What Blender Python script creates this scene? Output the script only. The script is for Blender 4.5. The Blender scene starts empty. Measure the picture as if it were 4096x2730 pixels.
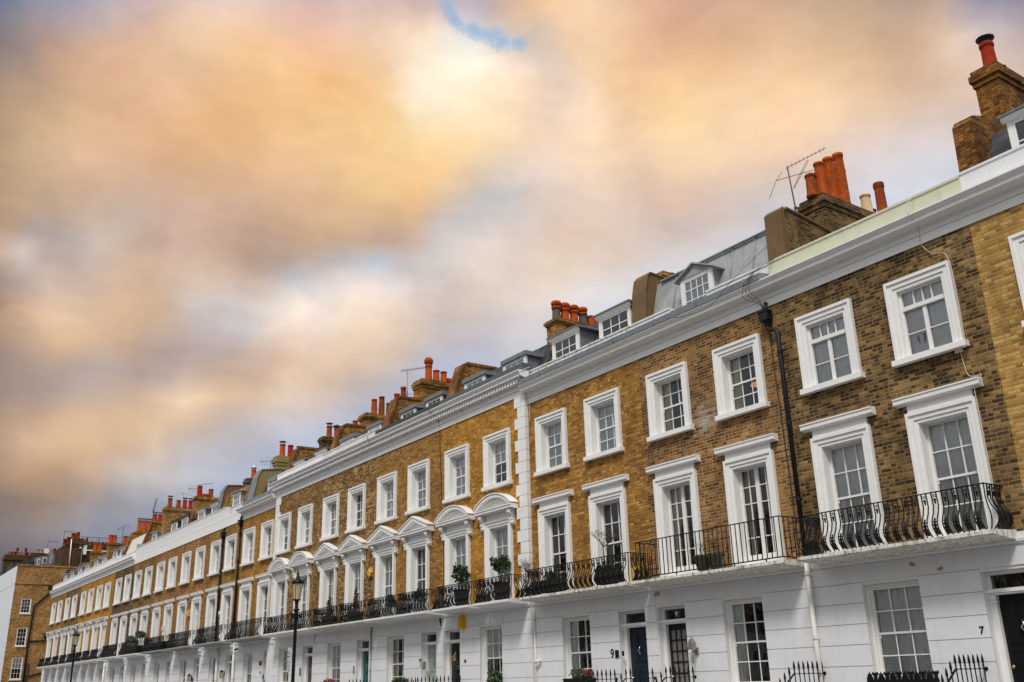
import bpy, math, random
import numpy as np
from mathutils import Matrix, Vector
R_ = math.radians
SC = bpy.context.scene
COL = SC.collection

# ------------------------------------------------------------------ camera
cam_d = bpy.data.cameras.new("camera"); cam = bpy.data.objects.new("camera", cam_d); COL.objects.link(cam)
cam_d.sensor_width = 36.0; cam_d.lens = 3845.71 / 4096 * 36.0
cam_d.clip_start = 0.05; cam_d.clip_end = 2000
def look(yaw, pitch, roll):
    cy, sy, cp, sp = math.cos(yaw), math.sin(yaw), math.cos(pitch), math.sin(pitch)
    f = Vector((-sy*cp, cy*cp, sp)); r = Vector((cy, sy, 0)); u = r.cross(f)
    c, s = math.cos(roll), math.sin(roll)
    r2 = r*c + u*s; u2 = u*c - r*s
    return Matrix(((r2.x, u2.x, -f.x, 0), (r2.y, u2.y, -f.y, 0), (r2.z, u2.z, -f.z, 0), (0, 0, 0, 1)))
cam.matrix_world = Matrix.Translation((0, -17, 1.65)) @ look(R_(54.643), R_(19.625), R_(-1.460))
SC.camera = cam

# ------------------------------------------------------------------ sky
SUN_EL, SUN_AZ = 52.0, 143.0          # azimuth clockwise from +Y (facade normal is -Y)
SKY_U, SKY_V = (-1.43, -.29), (.04, .73)
SKY = [   # cloud colours sampled over the sky: azimuth*.9, elevation, red, green, blue
(-1.369,0.607,115,122,145),(-1.350,0.606,140,138,142),(-1.319,0.620,168,155,160),(-1.279,0.630,195,178,175),(-1.252,0.636,205,178,168),(-1.202,0.647,235,204,180),
(-1.135,0.662,235,208,196),(-1.063,0.667,214,182,172),(-1.034,0.657,228,196,182),(-1.358,0.577,140,128,128),(-1.327,0.586,178,148,132),(-1.289,0.602,206,170,142),
(-1.248,0.612,220,182,152),(-1.200,0.628,236,202,168),(-1.132,0.639,242,200,158),(-1.054,0.645,236,190,165),(-1.352,0.546,178,152,130),(-1.322,0.558,190,160,132),
(-1.272,0.579,216,174,142),(-1.216,0.584,228,188,152),(-1.159,0.601,236,194,150),(-1.099,0.609,240,198,150),(-1.044,0.605,238,190,132),(-1.346,0.507,182,156,125),
(-1.310,0.522,208,174,138),(-1.266,0.539,222,182,144),(-1.212,0.550,228,186,146),(-1.163,0.562,232,184,134),(-1.096,0.574,238,192,140),(-1.034,0.565,244,204,146),
(-1.340,0.467,190,162,130),(-1.306,0.496,216,182,148),(-1.268,0.504,228,190,156),(-1.216,0.521,226,180,138),(-1.153,0.538,230,182,134),(-1.094,0.531,236,194,146),
(-1.032,0.521,238,198,148),(-1.330,0.442,188,160,134),(-1.282,0.459,196,166,140),(-1.231,0.468,202,172,150),(-1.177,0.484,212,176,144),(-1.106,0.493,220,182,148),
(-1.039,0.491,224,186,146),(-1.327,0.422,172,158,150),(-1.291,0.432,182,164,150),(-1.228,0.447,190,172,158),(-1.187,0.446,204,174,158),(-1.118,0.462,204,172,148),
(-1.037,0.461,206,174,146),(-1.049,0.666,216,186,174),(-1.001,0.670,220,192,180),(-0.959,0.674,222,194,180),(-0.892,0.679,190,180,190),(-0.875,0.670,200,184,178),
(-0.842,0.675,222,190,160),(-0.808,0.674,240,204,166),(-0.758,0.668,246,212,176),(-0.717,0.661,232,192,158),(-0.676,0.656,222,174,142),(-1.024,0.644,234,198,168),
(-0.975,0.647,252,224,196),(-0.942,0.656,253,228,200),(-0.909,0.641,255,250,240),(-0.884,0.638,255,246,228),(-0.942,0.635,255,240,214),(-0.852,0.628,254,232,212),
(-0.834,0.655,200,190,180),(-0.810,0.640,214,196,182),(-0.776,0.645,240,206,170),(-0.727,0.641,240,198,156),(-0.687,0.629,230,186,150),(-1.039,0.608,238,192,138),
(-0.999,0.618,244,204,160),(-0.967,0.620,254,230,200),(-0.926,0.614,255,240,212),(-0.877,0.614,254,236,204),(-0.836,0.613,250,220,190),(-0.795,0.614,232,208,186),
(-0.755,0.601,244,212,178),(-0.707,0.589,238,198,156),(-1.029,0.580,242,198,142),(-0.990,0.583,248,210,154),(-0.950,0.591,255,240,212),(-0.918,0.585,255,238,208),
(-0.877,0.585,254,232,196),(-0.837,0.581,244,218,188),(-0.804,0.585,232,208,188),(-0.764,0.583,252,224,194),(-0.702,0.559,240,204,164),(-1.028,0.544,242,202,146),
(-0.981,0.554,250,214,158),(-0.942,0.562,254,226,178),(-0.894,0.563,252,222,176),(-0.846,0.547,242,214,182),(-0.798,0.545,238,212,184),(-0.750,0.549,246,216,178),
(-0.696,0.537,242,210,174),(-1.026,0.507,234,196,144),(-0.981,0.524,246,206,150),(-0.934,0.526,250,208,154),(-0.894,0.526,228,204,174),(-0.871,0.511,206,200,196),
(-0.815,0.524,234,212,196),(-0.753,0.512,236,210,182),(-0.700,0.500,224,196,172),(-1.025,0.477,216,182,144),(-0.980,0.487,230,192,142),(-0.941,0.495,228,194,150),
(-0.902,0.496,204,194,182),(-0.871,0.492,194,196,200),(-0.840,0.495,210,198,192),(-0.786,0.484,220,200,184),(-0.709,0.478,216,190,172),(-1.025,0.458,206,176,148),
(-0.972,0.464,206,176,150),(-0.941,0.468,202,180,166),(-0.910,0.473,198,196,198),(-0.887,0.462,226,212,204),(-0.833,0.464,216,202,192),(-0.756,0.460,220,200,186),
(-0.704,0.452,218,200,188),(-0.678,0.655,226,182,148),(-0.626,0.655,214,174,150),(-0.579,0.632,220,180,146),(-0.529,0.635,208,176,146),(-0.485,0.615,200,170,142),
(-0.440,0.606,190,166,146),(-0.405,0.598,206,178,160),(-0.370,0.595,150,150,175),(-0.345,0.581,160,152,160),(-0.682,0.618,240,198,152),(-0.623,0.614,228,186,144),
(-0.566,0.604,232,194,158),(-0.504,0.593,212,178,144),(-0.445,0.581,206,174,146),(-0.396,0.571,234,212,194),(-0.356,0.565,205,186,180),(-0.686,0.580,248,210,160),
(-0.626,0.587,240,200,158),(-0.555,0.575,238,200,158),(-0.493,0.568,222,186,150),(-0.436,0.554,216,184,156),(-0.394,0.549,222,196,176),(-0.689,0.542,248,216,172),
(-0.607,0.546,248,214,174),(-0.545,0.534,246,212,174),(-0.471,0.525,230,200,172),(-0.414,0.518,216,194,178),(-0.684,0.510,240,208,176),(-0.612,0.508,240,208,176),
(-0.555,0.521,244,208,170),(-0.490,0.499,228,206,190),(-0.436,0.479,210,208,214),(-0.688,0.470,214,188,172),(-0.631,0.479,218,196,182),(-0.601,0.466,212,198,192),
(-0.503,0.464,212,208,212),(-0.447,0.454,208,212,220),(-0.690,0.451,208,190,180),(-0.634,0.447,212,200,194),(-0.612,0.439,208,206,210),(-1.329,0.416,196,164,140),
(-1.303,0.415,172,164,164),(-1.276,0.414,186,174,166),(-1.213,0.428,190,164,148),(-1.135,0.430,192,162,142),(-1.053,0.446,206,174,140),(-1.024,0.443,204,172,142),
(-1.321,0.396,214,198,186),(-1.292,0.397,180,162,152),(-1.263,0.410,202,188,178),(-1.324,0.377,160,146,142),(-1.301,0.374,206,186,172),(-1.272,0.380,190,168,154),
(-1.229,0.403,212,184,160),(-1.182,0.408,214,188,168),(-1.123,0.406,190,164,148),(-1.073,0.418,180,162,154),(-1.031,0.421,190,186,188),(-1.311,0.348,206,172,144),
(-1.281,0.355,224,196,170),(-1.244,0.368,212,182,158),(-1.203,0.363,206,176,148),(-1.161,0.389,226,204,184),(-1.159,0.370,204,194,190),(-1.112,0.390,200,180,164),
(-1.076,0.395,196,198,204),(-1.030,0.402,226,216,210),(-1.066,0.374,246,232,218),(-1.316,0.320,184,156,134),(-1.283,0.326,222,188,154),(-1.240,0.334,218,186,154),
(-1.195,0.339,200,174,152),(-1.152,0.348,204,196,196),(-1.119,0.351,208,202,202),(-1.089,0.353,238,222,208),(-1.039,0.362,234,216,202),(-1.313,0.296,160,140,128),
(-1.272,0.306,196,166,140),(-1.219,0.310,188,162,146),(-1.184,0.322,184,164,156),(-1.136,0.320,190,174,166),(-1.088,0.336,232,208,188),(-1.038,0.334,228,206,188),
(-1.305,0.278,160,146,140),(-1.269,0.282,166,156,156),(-1.234,0.284,184,172,168),(-1.196,0.294,178,160,152),(-1.144,0.302,186,164,150),(-1.087,0.310,212,184,160),
(-1.031,0.311,222,194,168),(-1.303,0.256,168,144,126),(-1.267,0.262,184,160,144),(-1.215,0.271,206,180,158),(-1.165,0.278,236,212,186),(-1.124,0.278,216,188,162),
(-1.076,0.285,230,204,178),(-1.026,0.280,208,192,182),(-1.299,0.231,198,168,142),(-1.256,0.241,222,188,154),(-1.204,0.250,222,190,154),(-1.151,0.260,234,202,166),
(-1.113,0.256,208,182,158),(-1.065,0.258,206,198,196),(-1.297,0.212,214,180,148),(-1.253,0.216,224,190,152),(-1.202,0.229,206,178,148),(-1.157,0.226,188,174,164),
(-1.111,0.237,182,178,182),(-1.074,0.249,196,194,198),(-1.295,0.195,196,160,128),(-1.251,0.198,202,168,138),(-1.218,0.204,204,180,160),(-1.177,0.208,222,206,194),
(-1.138,0.215,196,192,194),(-1.110,0.220,180,180,188),(-1.295,0.172,140,124,114),(-1.273,0.175,152,132,118),(-1.241,0.181,186,164,148),(-1.208,0.191,196,186,182),
(-1.172,0.190,186,182,184),(-1.146,0.202,196,194,196),(-1.287,0.157,166,138,116),(-1.255,0.162,156,142,134),(-1.222,0.168,152,148,152),(-1.189,0.175,164,164,172),
(-1.288,0.143,140,132,132),(-1.261,0.145,142,138,142),(-1.237,0.150,152,150,158),(-1.205,0.161,150,152,162),(-1.293,0.132,116,112,118),(-1.276,0.131,124,120,126),
(-1.253,0.141,136,134,142),(-1.029,0.467,226,188,140),(-0.955,0.466,214,176,140),(-0.992,0.451,198,168,144),(-1.028,0.430,184,160,146),(-0.983,0.438,186,168,160),
(-1.000,0.423,186,204,222),(-1.023,0.412,214,206,204),(-1.000,0.408,238,230,226),(-0.973,0.405,226,220,220),(-0.937,0.443,206,200,198),(-0.909,0.461,220,210,204),
(-0.890,0.478,204,200,200),(-0.862,0.470,216,204,196),(-0.918,0.424,224,214,206),(-0.862,0.442,224,208,196),(-0.806,0.449,220,196,174),(-0.751,0.437,222,200,182),
(-0.695,0.450,214,190,172),(-0.642,0.444,212,200,194),(-0.698,0.423,218,210,206),(-1.017,0.376,240,222,204),(-0.972,0.377,230,210,194),(-0.927,0.392,214,198,186),
(-0.882,0.405,224,208,196),(-0.826,0.413,226,210,194),(-0.771,0.410,222,212,204),(-1.024,0.338,234,210,184),(-0.981,0.343,220,196,174),(-0.936,0.359,206,192,184),
(-0.882,0.377,210,198,192),(-0.837,0.376,216,208,206),(-0.883,0.349,198,194,200),(-1.023,0.310,222,192,162),(-0.980,0.312,204,190,182),(-0.936,0.334,194,190,196),
(-0.847,0.339,200,200,206),(-1.014,0.287,192,184,184),(-0.972,0.321,204,186,176),]
GAPS = [(-.921,.675,.011,.014,20), (-.913,.664,.009,.012,30), (-.894,.656,.017,.009,-28), (-.876,.650,.019,.010,-25), (-.859,.643,.017,.011,-15), (-.845,.642,.014,.010,10)]
world = bpy.data.worlds.new("World"); SC.world = world; world.use_nodes = True
nt = world.node_tree; N = nt.nodes; L = nt.links
for n in list(N): N.remove(n)
def wn(t, **k):
    n = N.new(t)
    for a, b in k.items(): setattr(n, a, b)
    return n
out = wn('ShaderNodeOutputWorld')
tc = wn('ShaderNodeTexCoord'); sep = wn('ShaderNodeSeparateXYZ'); L.new(tc.outputs['Generated'], sep.inputs[0])
az = wn('ShaderNodeMath', operation='ARCTAN2'); L.new(sep.outputs[0], az.inputs[0]); L.new(sep.outputs[1], az.inputs[1])
azs = wn('ShaderNodeMath', operation='MULTIPLY'); L.new(az.outputs[0], azs.inputs[0]); azs.inputs[1].default_value = .9
el = wn('ShaderNodeMath', operation='ARCSINE'); L.new(sep.outputs[2], el.inputs[0])
uv = wn('ShaderNodeCombineXYZ'); L.new(azs.outputs[0], uv.inputs[0]); L.new(el.outputs[0], uv.inputs[1])
def warp(src, scale, detail, amp, rough=.55):
    nz = wn('ShaderNodeTexNoise'); nz.inputs['Scale'].default_value = scale; nz.inputs['Detail'].default_value = detail
    nz.inputs['Roughness'].default_value = rough
    L.new(src, nz.inputs['Vector'])
    sb = wn('ShaderNodeVectorMath', operation='SUBTRACT'); L.new(nz.outputs['Color'], sb.inputs[0]); sb.inputs[1].default_value = (.5, .5, .5)
    sc = wn('ShaderNodeVectorMath', operation='MULTIPLY'); L.new(sb.outputs[0], sc.inputs[0]); sc.inputs[1].default_value = (amp*1.3, amp, 0)
    ad = wn('ShaderNodeVectorMath', operation='ADD'); L.new(src, ad.inputs[0]); L.new(sc.outputs[0], ad.inputs[1])
    return ad.outputs[0]
wuv = warp(uv.outputs[0], 6, 5, .05, .55)
wuv = warp(wuv, 24, 6, .015, .55)
edn = wn('ShaderNodeTexNoise'); edn.inputs['Scale'].default_value = 62; edn.inputs['Detail'].default_value = 6; edn.inputs['Roughness'].default_value = .62; L.new(uv.outputs[0], edn.inputs['Vector'])
edc = wn('ShaderNodeMath', operation='MULTIPLY_ADD'); L.new(edn.outputs['Fac'], edc.inputs[0]); edc.inputs[1].default_value = 2.6; edc.inputs[2].default_value = -1.15
def blob(u, v, ru, rv, rot, src, inner=0.0):
    mp = wn('ShaderNodeMapping', vector_type='TEXTURE'); L.new(src, mp.inputs['Vector'])
    mp.inputs['Location'].default_value = (u, v, 0); mp.inputs['Rotation'].default_value = (0, 0, R_(rot)); mp.inputs['Scale'].default_value = (ru, rv, 1)
    ln = wn('ShaderNodeVectorMath', operation='LENGTH'); L.new(mp.outputs[0], ln.inputs[0])
    ra = wn('ShaderNodeMath', operation='ADD'); L.new(ln.outputs['Value'], ra.inputs[0]); L.new(edc.outputs[0], ra.inputs[1])
    mr = wn('ShaderNodeMapRange', interpolation_type='SMOOTHERSTEP'); L.new(ra.outputs[0], mr.inputs['Value'])
    mr.inputs['From Min'].default_value = inner; mr.inputs['From Max'].default_value = 1.6
    mr.inputs['To Min'].default_value = 1; mr.inputs['To Max'].default_value = 0
    return mr.outputs[0]
# clouds over the rest of the sky: pale overcast, a little brighter towards the hidden sun
base = wn('ShaderNodeValToRGB'); L.new(sep.outputs[2], base.inputs[0])
cr = base.color_ramp; cr.elements[0].position = 0; cr.elements[0].color = (.30, .31, .33, 1); cr.elements[1].position = .85; cr.elements[1].color = (1.0, 1.03, 1.07, 1)
e_ = cr.elements.new(.25); e_.color = (.52, .53, .55, 1)
cur = base.outputs['Color']
def mixc(fac, a, b):
    m = wn('ShaderNodeMix', data_type='RGBA')
    L.new(fac, m.inputs['Factor'])
    L.new(a, m.inputs['A'])
    if isinstance(b, tuple): m.inputs['B'].default_value = b + (1,)
    else: L.new(b, m.inputs['B'])
    return m.outputs['Result']
# the cloud field: one colour ramp per elevation, blended upwards
def sky_rows(nu, nv):
    P = np.array([q[:2] for q in SKY]); C = np.array([q[2:] for q in SKY], float); n = len(P)
    def tps(r): return np.where(r > 0, r*r*np.log(np.maximum(r, 1e-9)), 0)
    A = np.hstack([np.ones((n, 1)), P])
    M = np.block([[tps(np.linalg.norm(P[:, None]-P[None], axis=2))+3e-5*np.eye(n), A], [A.T, np.zeros((3, 3))]])
    W = np.linalg.solve(M, np.vstack([C, np.zeros((3, 3))])); res = []
    for v in np.linspace(SKY_V[0], SKY_V[1], nv):
        G = np.stack([np.linspace(SKY_U[0], SKY_U[1], nu), np.full(nu, v)], 1); D = np.linalg.norm(G[:, None]-P[None], axis=2)
        val = np.hstack([tps(D), np.ones((nu, 1)), G]) @ W
        t = np.clip((D.min(1)-.06)/.08, 0, 1)[:, None]; val = (val*(1-t)+C[D.argmin(1)]*t)*np.array([1.0, .995, 1.0])
        c = np.clip(val, 60, 255)/255; c = np.where(c <= .04045, c/12.92, ((c+.055)/1.055)**2.4); res.append([tuple(float(x) for x in q) for q in c])
    return res
rows = sky_rows(61, 28)
wsep = wn('ShaderNodeSeparateXYZ'); L.new(wuv, wsep.inputs[0])
def mrange(src, a, b, smooth=False):
    n = wn('ShaderNodeMapRange'); n.interpolation_type = 'SMOOTHSTEP' if smooth else 'LINEAR'; L.new(src, n.inputs['Value']); n.inputs['From Min'].default_value = a; n.inputs['From Max'].default_value = b; return n.outputs[0]
um = (SKY_U[0]+SKY_U[1])/2
fa, fb = mrange(wsep.outputs[0], SKY_U[0], um), mrange(wsep.outputs[0], um, SKY_U[1])
gt = wn('ShaderNodeMath', operation='GREATER_THAN'); L.new(wsep.outputs[0], gt.inputs[0]); gt.inputs[1].default_value = um
def ramp(fac, cols):
    r = wn('ShaderNodeValToRGB'); L.new(fac, r.inputs[0]); e = r.color_ramp.elements; r.color_ramp.interpolation = 'LINEAR'; n = len(cols)
    e[0].position = 0; e[0].color = cols[0]+(1,); e[1].position = 1; e[1].color = cols[-1]+(1,)
    for k in range(1, n-1): q = e.new(k/(n-1)); q.color = cols[k]+(1,)
    return r.outputs[0]
field = None; hv = (SKY_V[1]-SKY_V[0])/(len(rows)-1)
for k, rw in enumerate(rows):
    m_ = len(rw)//2; c_ = mixc(gt.outputs[0], ramp(fa, rw[:m_+1]), ramp(fb, rw[m_:]))
    field = c_ if field is None else mixc(mrange(wsep.outputs[1], SKY_V[0]+hv*(k-1), SKY_V[0]+hv*k), field, c_)
# fade to plain overcast outside that part of the sky
def prod(*xs):
    c = xs[0]
    for x in xs[1:]:
        m = wn('ShaderNodeMath', operation='MULTIPLY'); L.new(c, m.inputs[0]); L.new(x, m.inputs[1]); c = m.outputs[0]
    return c
cur = mixc(prod(mrange(azs.outputs[0], SKY_U[0]-.35, SKY_U[0], True), mrange(azs.outputs[0], SKY_U[1]+.35, SKY_U[1], True), mrange(el.outputs[0], SKY_V[1]+.25, SKY_V[1], True)), cur, field)
# thin veil of blue where the cloud opens
guv = uv.outputs[0]
for (u, v, ru, rv, rot) in GAPS:
    g_ = wn('ShaderNodeMath', operation='MULTIPLY'); L.new(blob(u, v, ru, rv, rot, guv), g_.inputs[0]); g_.inputs[1].default_value = .72
    cur = mixc(g_.outputs[0], cur, (.34, .53, .74))
# fine billows
nz = wn('ShaderNodeTexNoise'); nz.inputs['Scale'].default_value = 9; nz.inputs['Detail'].default_value = 9; nz.inputs['Roughness'].default_value = .55
st = wn('ShaderNodeMapping'); st.inputs['Scale'].default_value = (1, 1.7, 1); st.inputs['Rotation'].default_value = (0, 0, R_(12)); L.new(wuv, st.inputs[0]); L.new(st.outputs[0], nz.inputs['Vector'])
mr = wn('ShaderNodeMapRange'); L.new(nz.outputs['Fac'], mr.inputs['Value']); mr.inputs['From Min'].default_value = .25; mr.inputs['From Max'].default_value = .75
mr.inputs['To Min'].default_value = .925; mr.inputs['To Max'].default_value = 1.13
vm = wn('ShaderNodeVectorMath', operation='SCALE'); L.new(cur, vm.inputs[0]); L.new(mr.outputs[0], vm.inputs['Scale'])
n2 = wn('ShaderNodeTexNoise'); n2.inputs['Scale'].default_value = 30; n2.inputs['Detail'].default_value = 6; n2.inputs['Roughness'].default_value = .6; L.new(st.outputs[0], n2.inputs['Vector'])
m2 = wn('ShaderNodeMapRange'); L.new(n2.outputs['Fac'], m2.inputs['Value']); m2.inputs['From Min'].default_value = .25; m2.inputs['From Max'].default_value = .75; m2.inputs['To Min'].default_value = .95; m2.inputs['To Max'].default_value = 1.05
v2 = wn('ShaderNodeVectorMath', operation='SCALE'); L.new(vm.outputs[0], v2.inputs[0]); L.new(m2.outputs[0], v2.inputs['Scale']); vm = v2
cloud_bg = wn('ShaderNodeBackground'); L.new(vm.outputs[0], cloud_bg.inputs['Color']); cloud_bg.inputs['Strength'].default_value = 1.0
skyt = wn('ShaderNodeTexSky', sky_type='NISHITA'); skyt.sun_disc = False
skyt.sun_elevation = R_(SUN_EL); skyt.sun_rotation = R_(SUN_AZ)
sky_bg = wn('ShaderNodeBackground'); L.new(skyt.outputs[0], sky_bg.inputs['Color']); sky_bg.inputs['Strength'].default_value = .15
gap = None
for (u, v, ru, rv, rot) in GAPS:
    g = blob(u, v, ru, rv, rot, guv)
    if gap is None: gap = g
    else:
        m = wn('ShaderNodeMath', operation='MAXIMUM'); L.new(gap, m.inputs[0]); L.new(g, m.inputs[1]); gap = m.outputs[0]
gh = wn('ShaderNodeMath', operation='MULTIPLY'); L.new(gap, gh.inputs[0]); gh.inputs[1].default_value = .15
mix = wn('ShaderNodeMixShader'); L.new(gh.outputs[0], mix.inputs[0]); L.new(cloud_bg.outputs[0], mix.inputs[1]); L.new(sky_bg.outputs[0], mix.inputs[2])
L.new(mix.outputs[0], out.inputs['Surface'])

# ------------------------------------------------------------------ sun behind thin cloud
sun_d = bpy.data.lights.new("sun", 'SUN'); sun_d.energy = 2.4; sun_d.angle = R_(12); sun_d.color = (1, .95, .87)
sun = bpy.data.objects.new("sun", sun_d); COL.objects.link(sun)
sdir = Vector((math.sin(R_(SUN_AZ))*math.cos(R_(SUN_EL)), math.cos(R_(SUN_AZ))*math.cos(R_(SUN_EL)), math.sin(R_(SUN_EL))))
sun.rotation_euler = sdir.to_track_quat('Z', 'Y').to_euler(); sun.location = (0, -30, 40)

vs = SC.view_settings; vs.view_transform = 'Standard'; vs.look = 'None'; vs.exposure = 0.0; vs.gamma = 1.0
vs.use_curve_mapping = False

# ------------------------------------------------------------------ mesh builder
class MB:
    def __init__(s): s.v = []; s.f = []; s.sm = []
    def add(s, vs, fs, smooth=False):
        b = len(s.v); s.v += vs
        for f in fs: s.f.append([i+b for i in f]); s.sm.append(smooth)
    def box(s, x0, x1, y0, y1, z0, z1):
        s.add([(x0,y0,z0),(x1,y0,z0),(x1,y1,z0),(x0,y1,z0),(x0,y0,z1),(x1,y0,z1),(x1,y1,z1),(x0,y1,z1)],
              [(0,3,2,1),(4,5,6,7),(0,1,5,4),(1,2,6,5),(2,3,7,6),(3,0,4,7)])
    def quad(s, a, b, c, d): s.add([a,b,c,d], [(0,1,2,3)])
    def _ext(s, pts, fn, a, b, caps=True):
        n = len(pts); vs = [fn(p, a) for p in pts] + [fn(p, b) for p in pts]
        fs = [(i, (i+1) % n, n+(i+1) % n, n+i) for i in range(n)]
        if caps: fs += [tuple(range(n))[::-1], tuple(range(n, 2*n))]
        s.add(vs, fs)
    def px(s, prof, x0, x1): s._ext(prof, lambda p, t: (t, p[0], p[1]), x0, x1)
    def py(s, prof, y0, y1): s._ext(prof, lambda p, t: (p[0], t, p[1]), y0, y1)
    def pz(s, prof, z0, z1): s._ext(prof, lambda p, t: (p[0], p[1], t), z0, z1)
    def tube(s, pts, r, n=6, r2=None, smooth=True):
        pts = [Vector(p) for p in pts]; m = len(pts)
        vs = []; fs = []
        for i, p in enumerate(pts):
            d = (pts[min(i+1, m-1)] - pts[max(i-1, 0)]).normalized()
            a = d.orthogonal().normalized() if i == 0 else (a - d*a.dot(d)).normalized()
            b = d.cross(a)
            rr = r if r2 is None else r + (r2-r)*i/(m-1)
            for k in range(n):
                t = 2*math.pi*k/n; q = p + (a*math.cos(t) + b*math.sin(t))*rr; vs.append(tuple(q))
        for i in range(m-1):
            for k in range(n):
                k2 = (k+1) % n; fs.append((i*n+k, i*n+k2, (i+1)*n+k2, (i+1)*n+k))
        fs.append(tuple(range(n))[::-1]); fs.append(tuple(range((m-1)*n, m*n)))
        s.add(vs, fs, smooth)
    def lathe(s, prof, cx, cy, n=14, cz=0, smooth=True):
        vs = []; fs = []; m = len(prof)
        for r, z in prof:
            for k in range(n):
                t = 2*math.pi*k/n; vs.append((cx+r*math.cos(t), cy+r*math.sin(t), cz+z))
        for i in range(m-1):
            for k in range(n):
                k2 = (k+1) % n; fs.append((i*n+k, i*n+k2, (i+1)*n+k2, (i+1)*n+k))
        s.add(vs, fs, smooth)
        s.add([vs[k] for k in range(n)], [tuple(range(n))[::-1]]); s.add([vs[(m-1)*n+k] for k in range(n)], [tuple(range(n))])
    def wall(s, x0, x1, z0, z1, ops, y=0.0, depth=.3, ends=True):
        xs = sorted({x0, x1} | {o[0] for o in ops} | {o[1] for o in ops}); zs = sorted({z0, z1} | {o[2] for o in ops} | {o[3] for o in ops})
        for i in range(len(xs)-1):
            for j in range(len(zs)-1):
                cx, cz = (xs[i]+xs[i+1])/2, (zs[j]+zs[j+1])/2
                if any(o[0] < cx < o[1] and o[2] < cz < o[3] for o in ops): continue
                s.quad((xs[i],y,zs[j]), (xs[i+1],y,zs[j]), (xs[i+1],y,zs[j+1]), (xs[i],y,zs[j+1]))
        d = y+depth
        for a, b, c, e in ops:
            s.quad((a,y,c),(a,d,c),(a,d,e),(a,y,e)); s.quad((b,y,c),(b,y,e),(b,d,e),(b,d,c))
            s.quad((a,y,e),(a,d,e),(b,d,e),(b,y,e)); s.quad((a,y,c),(b,y,c),(b,d,c),(a,d,c))
        if ends:
            s.quad((x0,y,z0),(x0,y,z1),(x0,d,z1),(x0,d,z0)); s.quad((x1,y,z0),(x1,d,z0),(x1,d,z1),(x1,y,z1))
    def mesh(s, name, m):
        me = bpy.data.meshes.new(name); me.from_pydata(s.v, [], s.f)
        if any(s.sm): me.polygons.foreach_set('use_smooth', s.sm)
        me.materials.append(m); me.update(); return me
    def build(s, name, m, parent=None, org=(0,0,0), loc=(0,0,0)):
        if org != (0,0,0): s.v = [(a-org[0], b-org[1], c-org[2]) for a, b, c in s.v]
        return obj(name, s.mesh(name, m), parent, loc)
def obj(name, me, parent=None, loc=(0,0,0)):
    o = bpy.data.objects.new(name, me); COL.objects.link(o); o.location = loc
    if parent: o.parent = parent
    return o
def tag(o, label=None, cat=None, group=None, kind=None):
    if label: o['label'] = label
    if cat: o['category'] = cat
    if group: o['group'] = group
    if kind: o['kind'] = kind
    return o
def thing(name, label, cat, loc, group=None):
    return tag(obj(name, None, None, loc), label, cat, group)

# ------------------------------------------------------------------ materials
def newmat(name):
    m = bpy.data.materials.new(name); m.use_nodes = True
    return m, m.node_tree, m.node_tree.nodes['Principled BSDF']
def nd(t, typ, **k):
    n = t.nodes.new(typ)
    for a, b in k.items(): setattr(n, a, b)
    return n
def paint(name, c, rough=.6, var=.12, scale=3.0, metal=0.0, dirt=None, dirt_amt=.5, dirt_scale=(1.2, 1.2, .35), bump=0.0, bscale=40, lo=.52, hi=.72, spec=.5):
    m, t, p = newmat(name)
    g = nd(t, 'ShaderNodeNewGeometry')
    n1 = nd(t, 'ShaderNodeTexNoise'); n1.inputs['Scale'].default_value = scale; n1.inputs['Detail'].default_value = 6; n1.inputs['Roughness'].default_value = .65
    t.links.new(g.outputs['Position'], n1.inputs['Vector'])
    r = nd(t, 'ShaderNodeValToRGB'); t.links.new(n1.outputs['Fac'], r.inputs[0])
    r.color_ramp.elements[0].position = .3; r.color_ramp.elements[1].position = .7
    r.color_ramp.elements[0].color = tuple(x*(1-var) for x in c)+(1,); r.color_ramp.elements[1].color = tuple(min(1, x*(1+var*.6)) for x in c)+(1,)
    col = r.outputs[0]
    if dirt:
        mp = nd(t, 'ShaderNodeMapping'); mp.inputs['Scale'].default_value = dirt_scale; t.links.new(g.outputs['Position'], mp.inputs[0])
        n2 = nd(t, 'ShaderNodeTexNoise'); n2.inputs['Scale'].default_value = 4; n2.inputs['Detail'].default_value = 8; n2.inputs['Roughness'].default_value = .7
        t.links.new(mp.outputs[0], n2.inputs['Vector'])
        mr = nd(t, 'ShaderNodeMapRange'); t.links.new(n2.outputs['Fac'], mr.inputs['Value'])
        mr.inputs['From Min'].default_value = lo; mr.inputs['From Max'].default_value = hi; mr.inputs['To Max'].default_value = dirt_amt
        mx = nd(t, 'ShaderNodeMix', data_type='RGBA'); t.links.new(mr.outputs[0], mx.inputs['Factor']); t.links.new(col, mx.inputs['A']); mx.inputs['B'].default_value = dirt+(1,)
        col = mx.outputs['Result']
    t.links.new(col, p.inputs['Base Color'])
    p.inputs['Roughness'].default_value = rough; p.inputs['Metallic'].default_value = metal
    p.inputs['Specular IOR Level'].default_value = spec
    if bump:
        n3 = nd(t, 'ShaderNodeTexNoise'); n3.inputs['Scale'].default_value = bscale; n3.inputs['Detail'].default_value = 4; t.links.new(g.outputs['Position'], n3.inputs['Vector'])
        bp = nd(t, 'ShaderNodeBump'); bp.inputs['Strength'].default_value = bump; bp.inputs['Distance'].default_value = .01
        t.links.new(n3.outputs['Fac'], bp.inputs['Height']); t.links.new(bp.outputs[0], p.inputs['Normal'])
    return m

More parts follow.
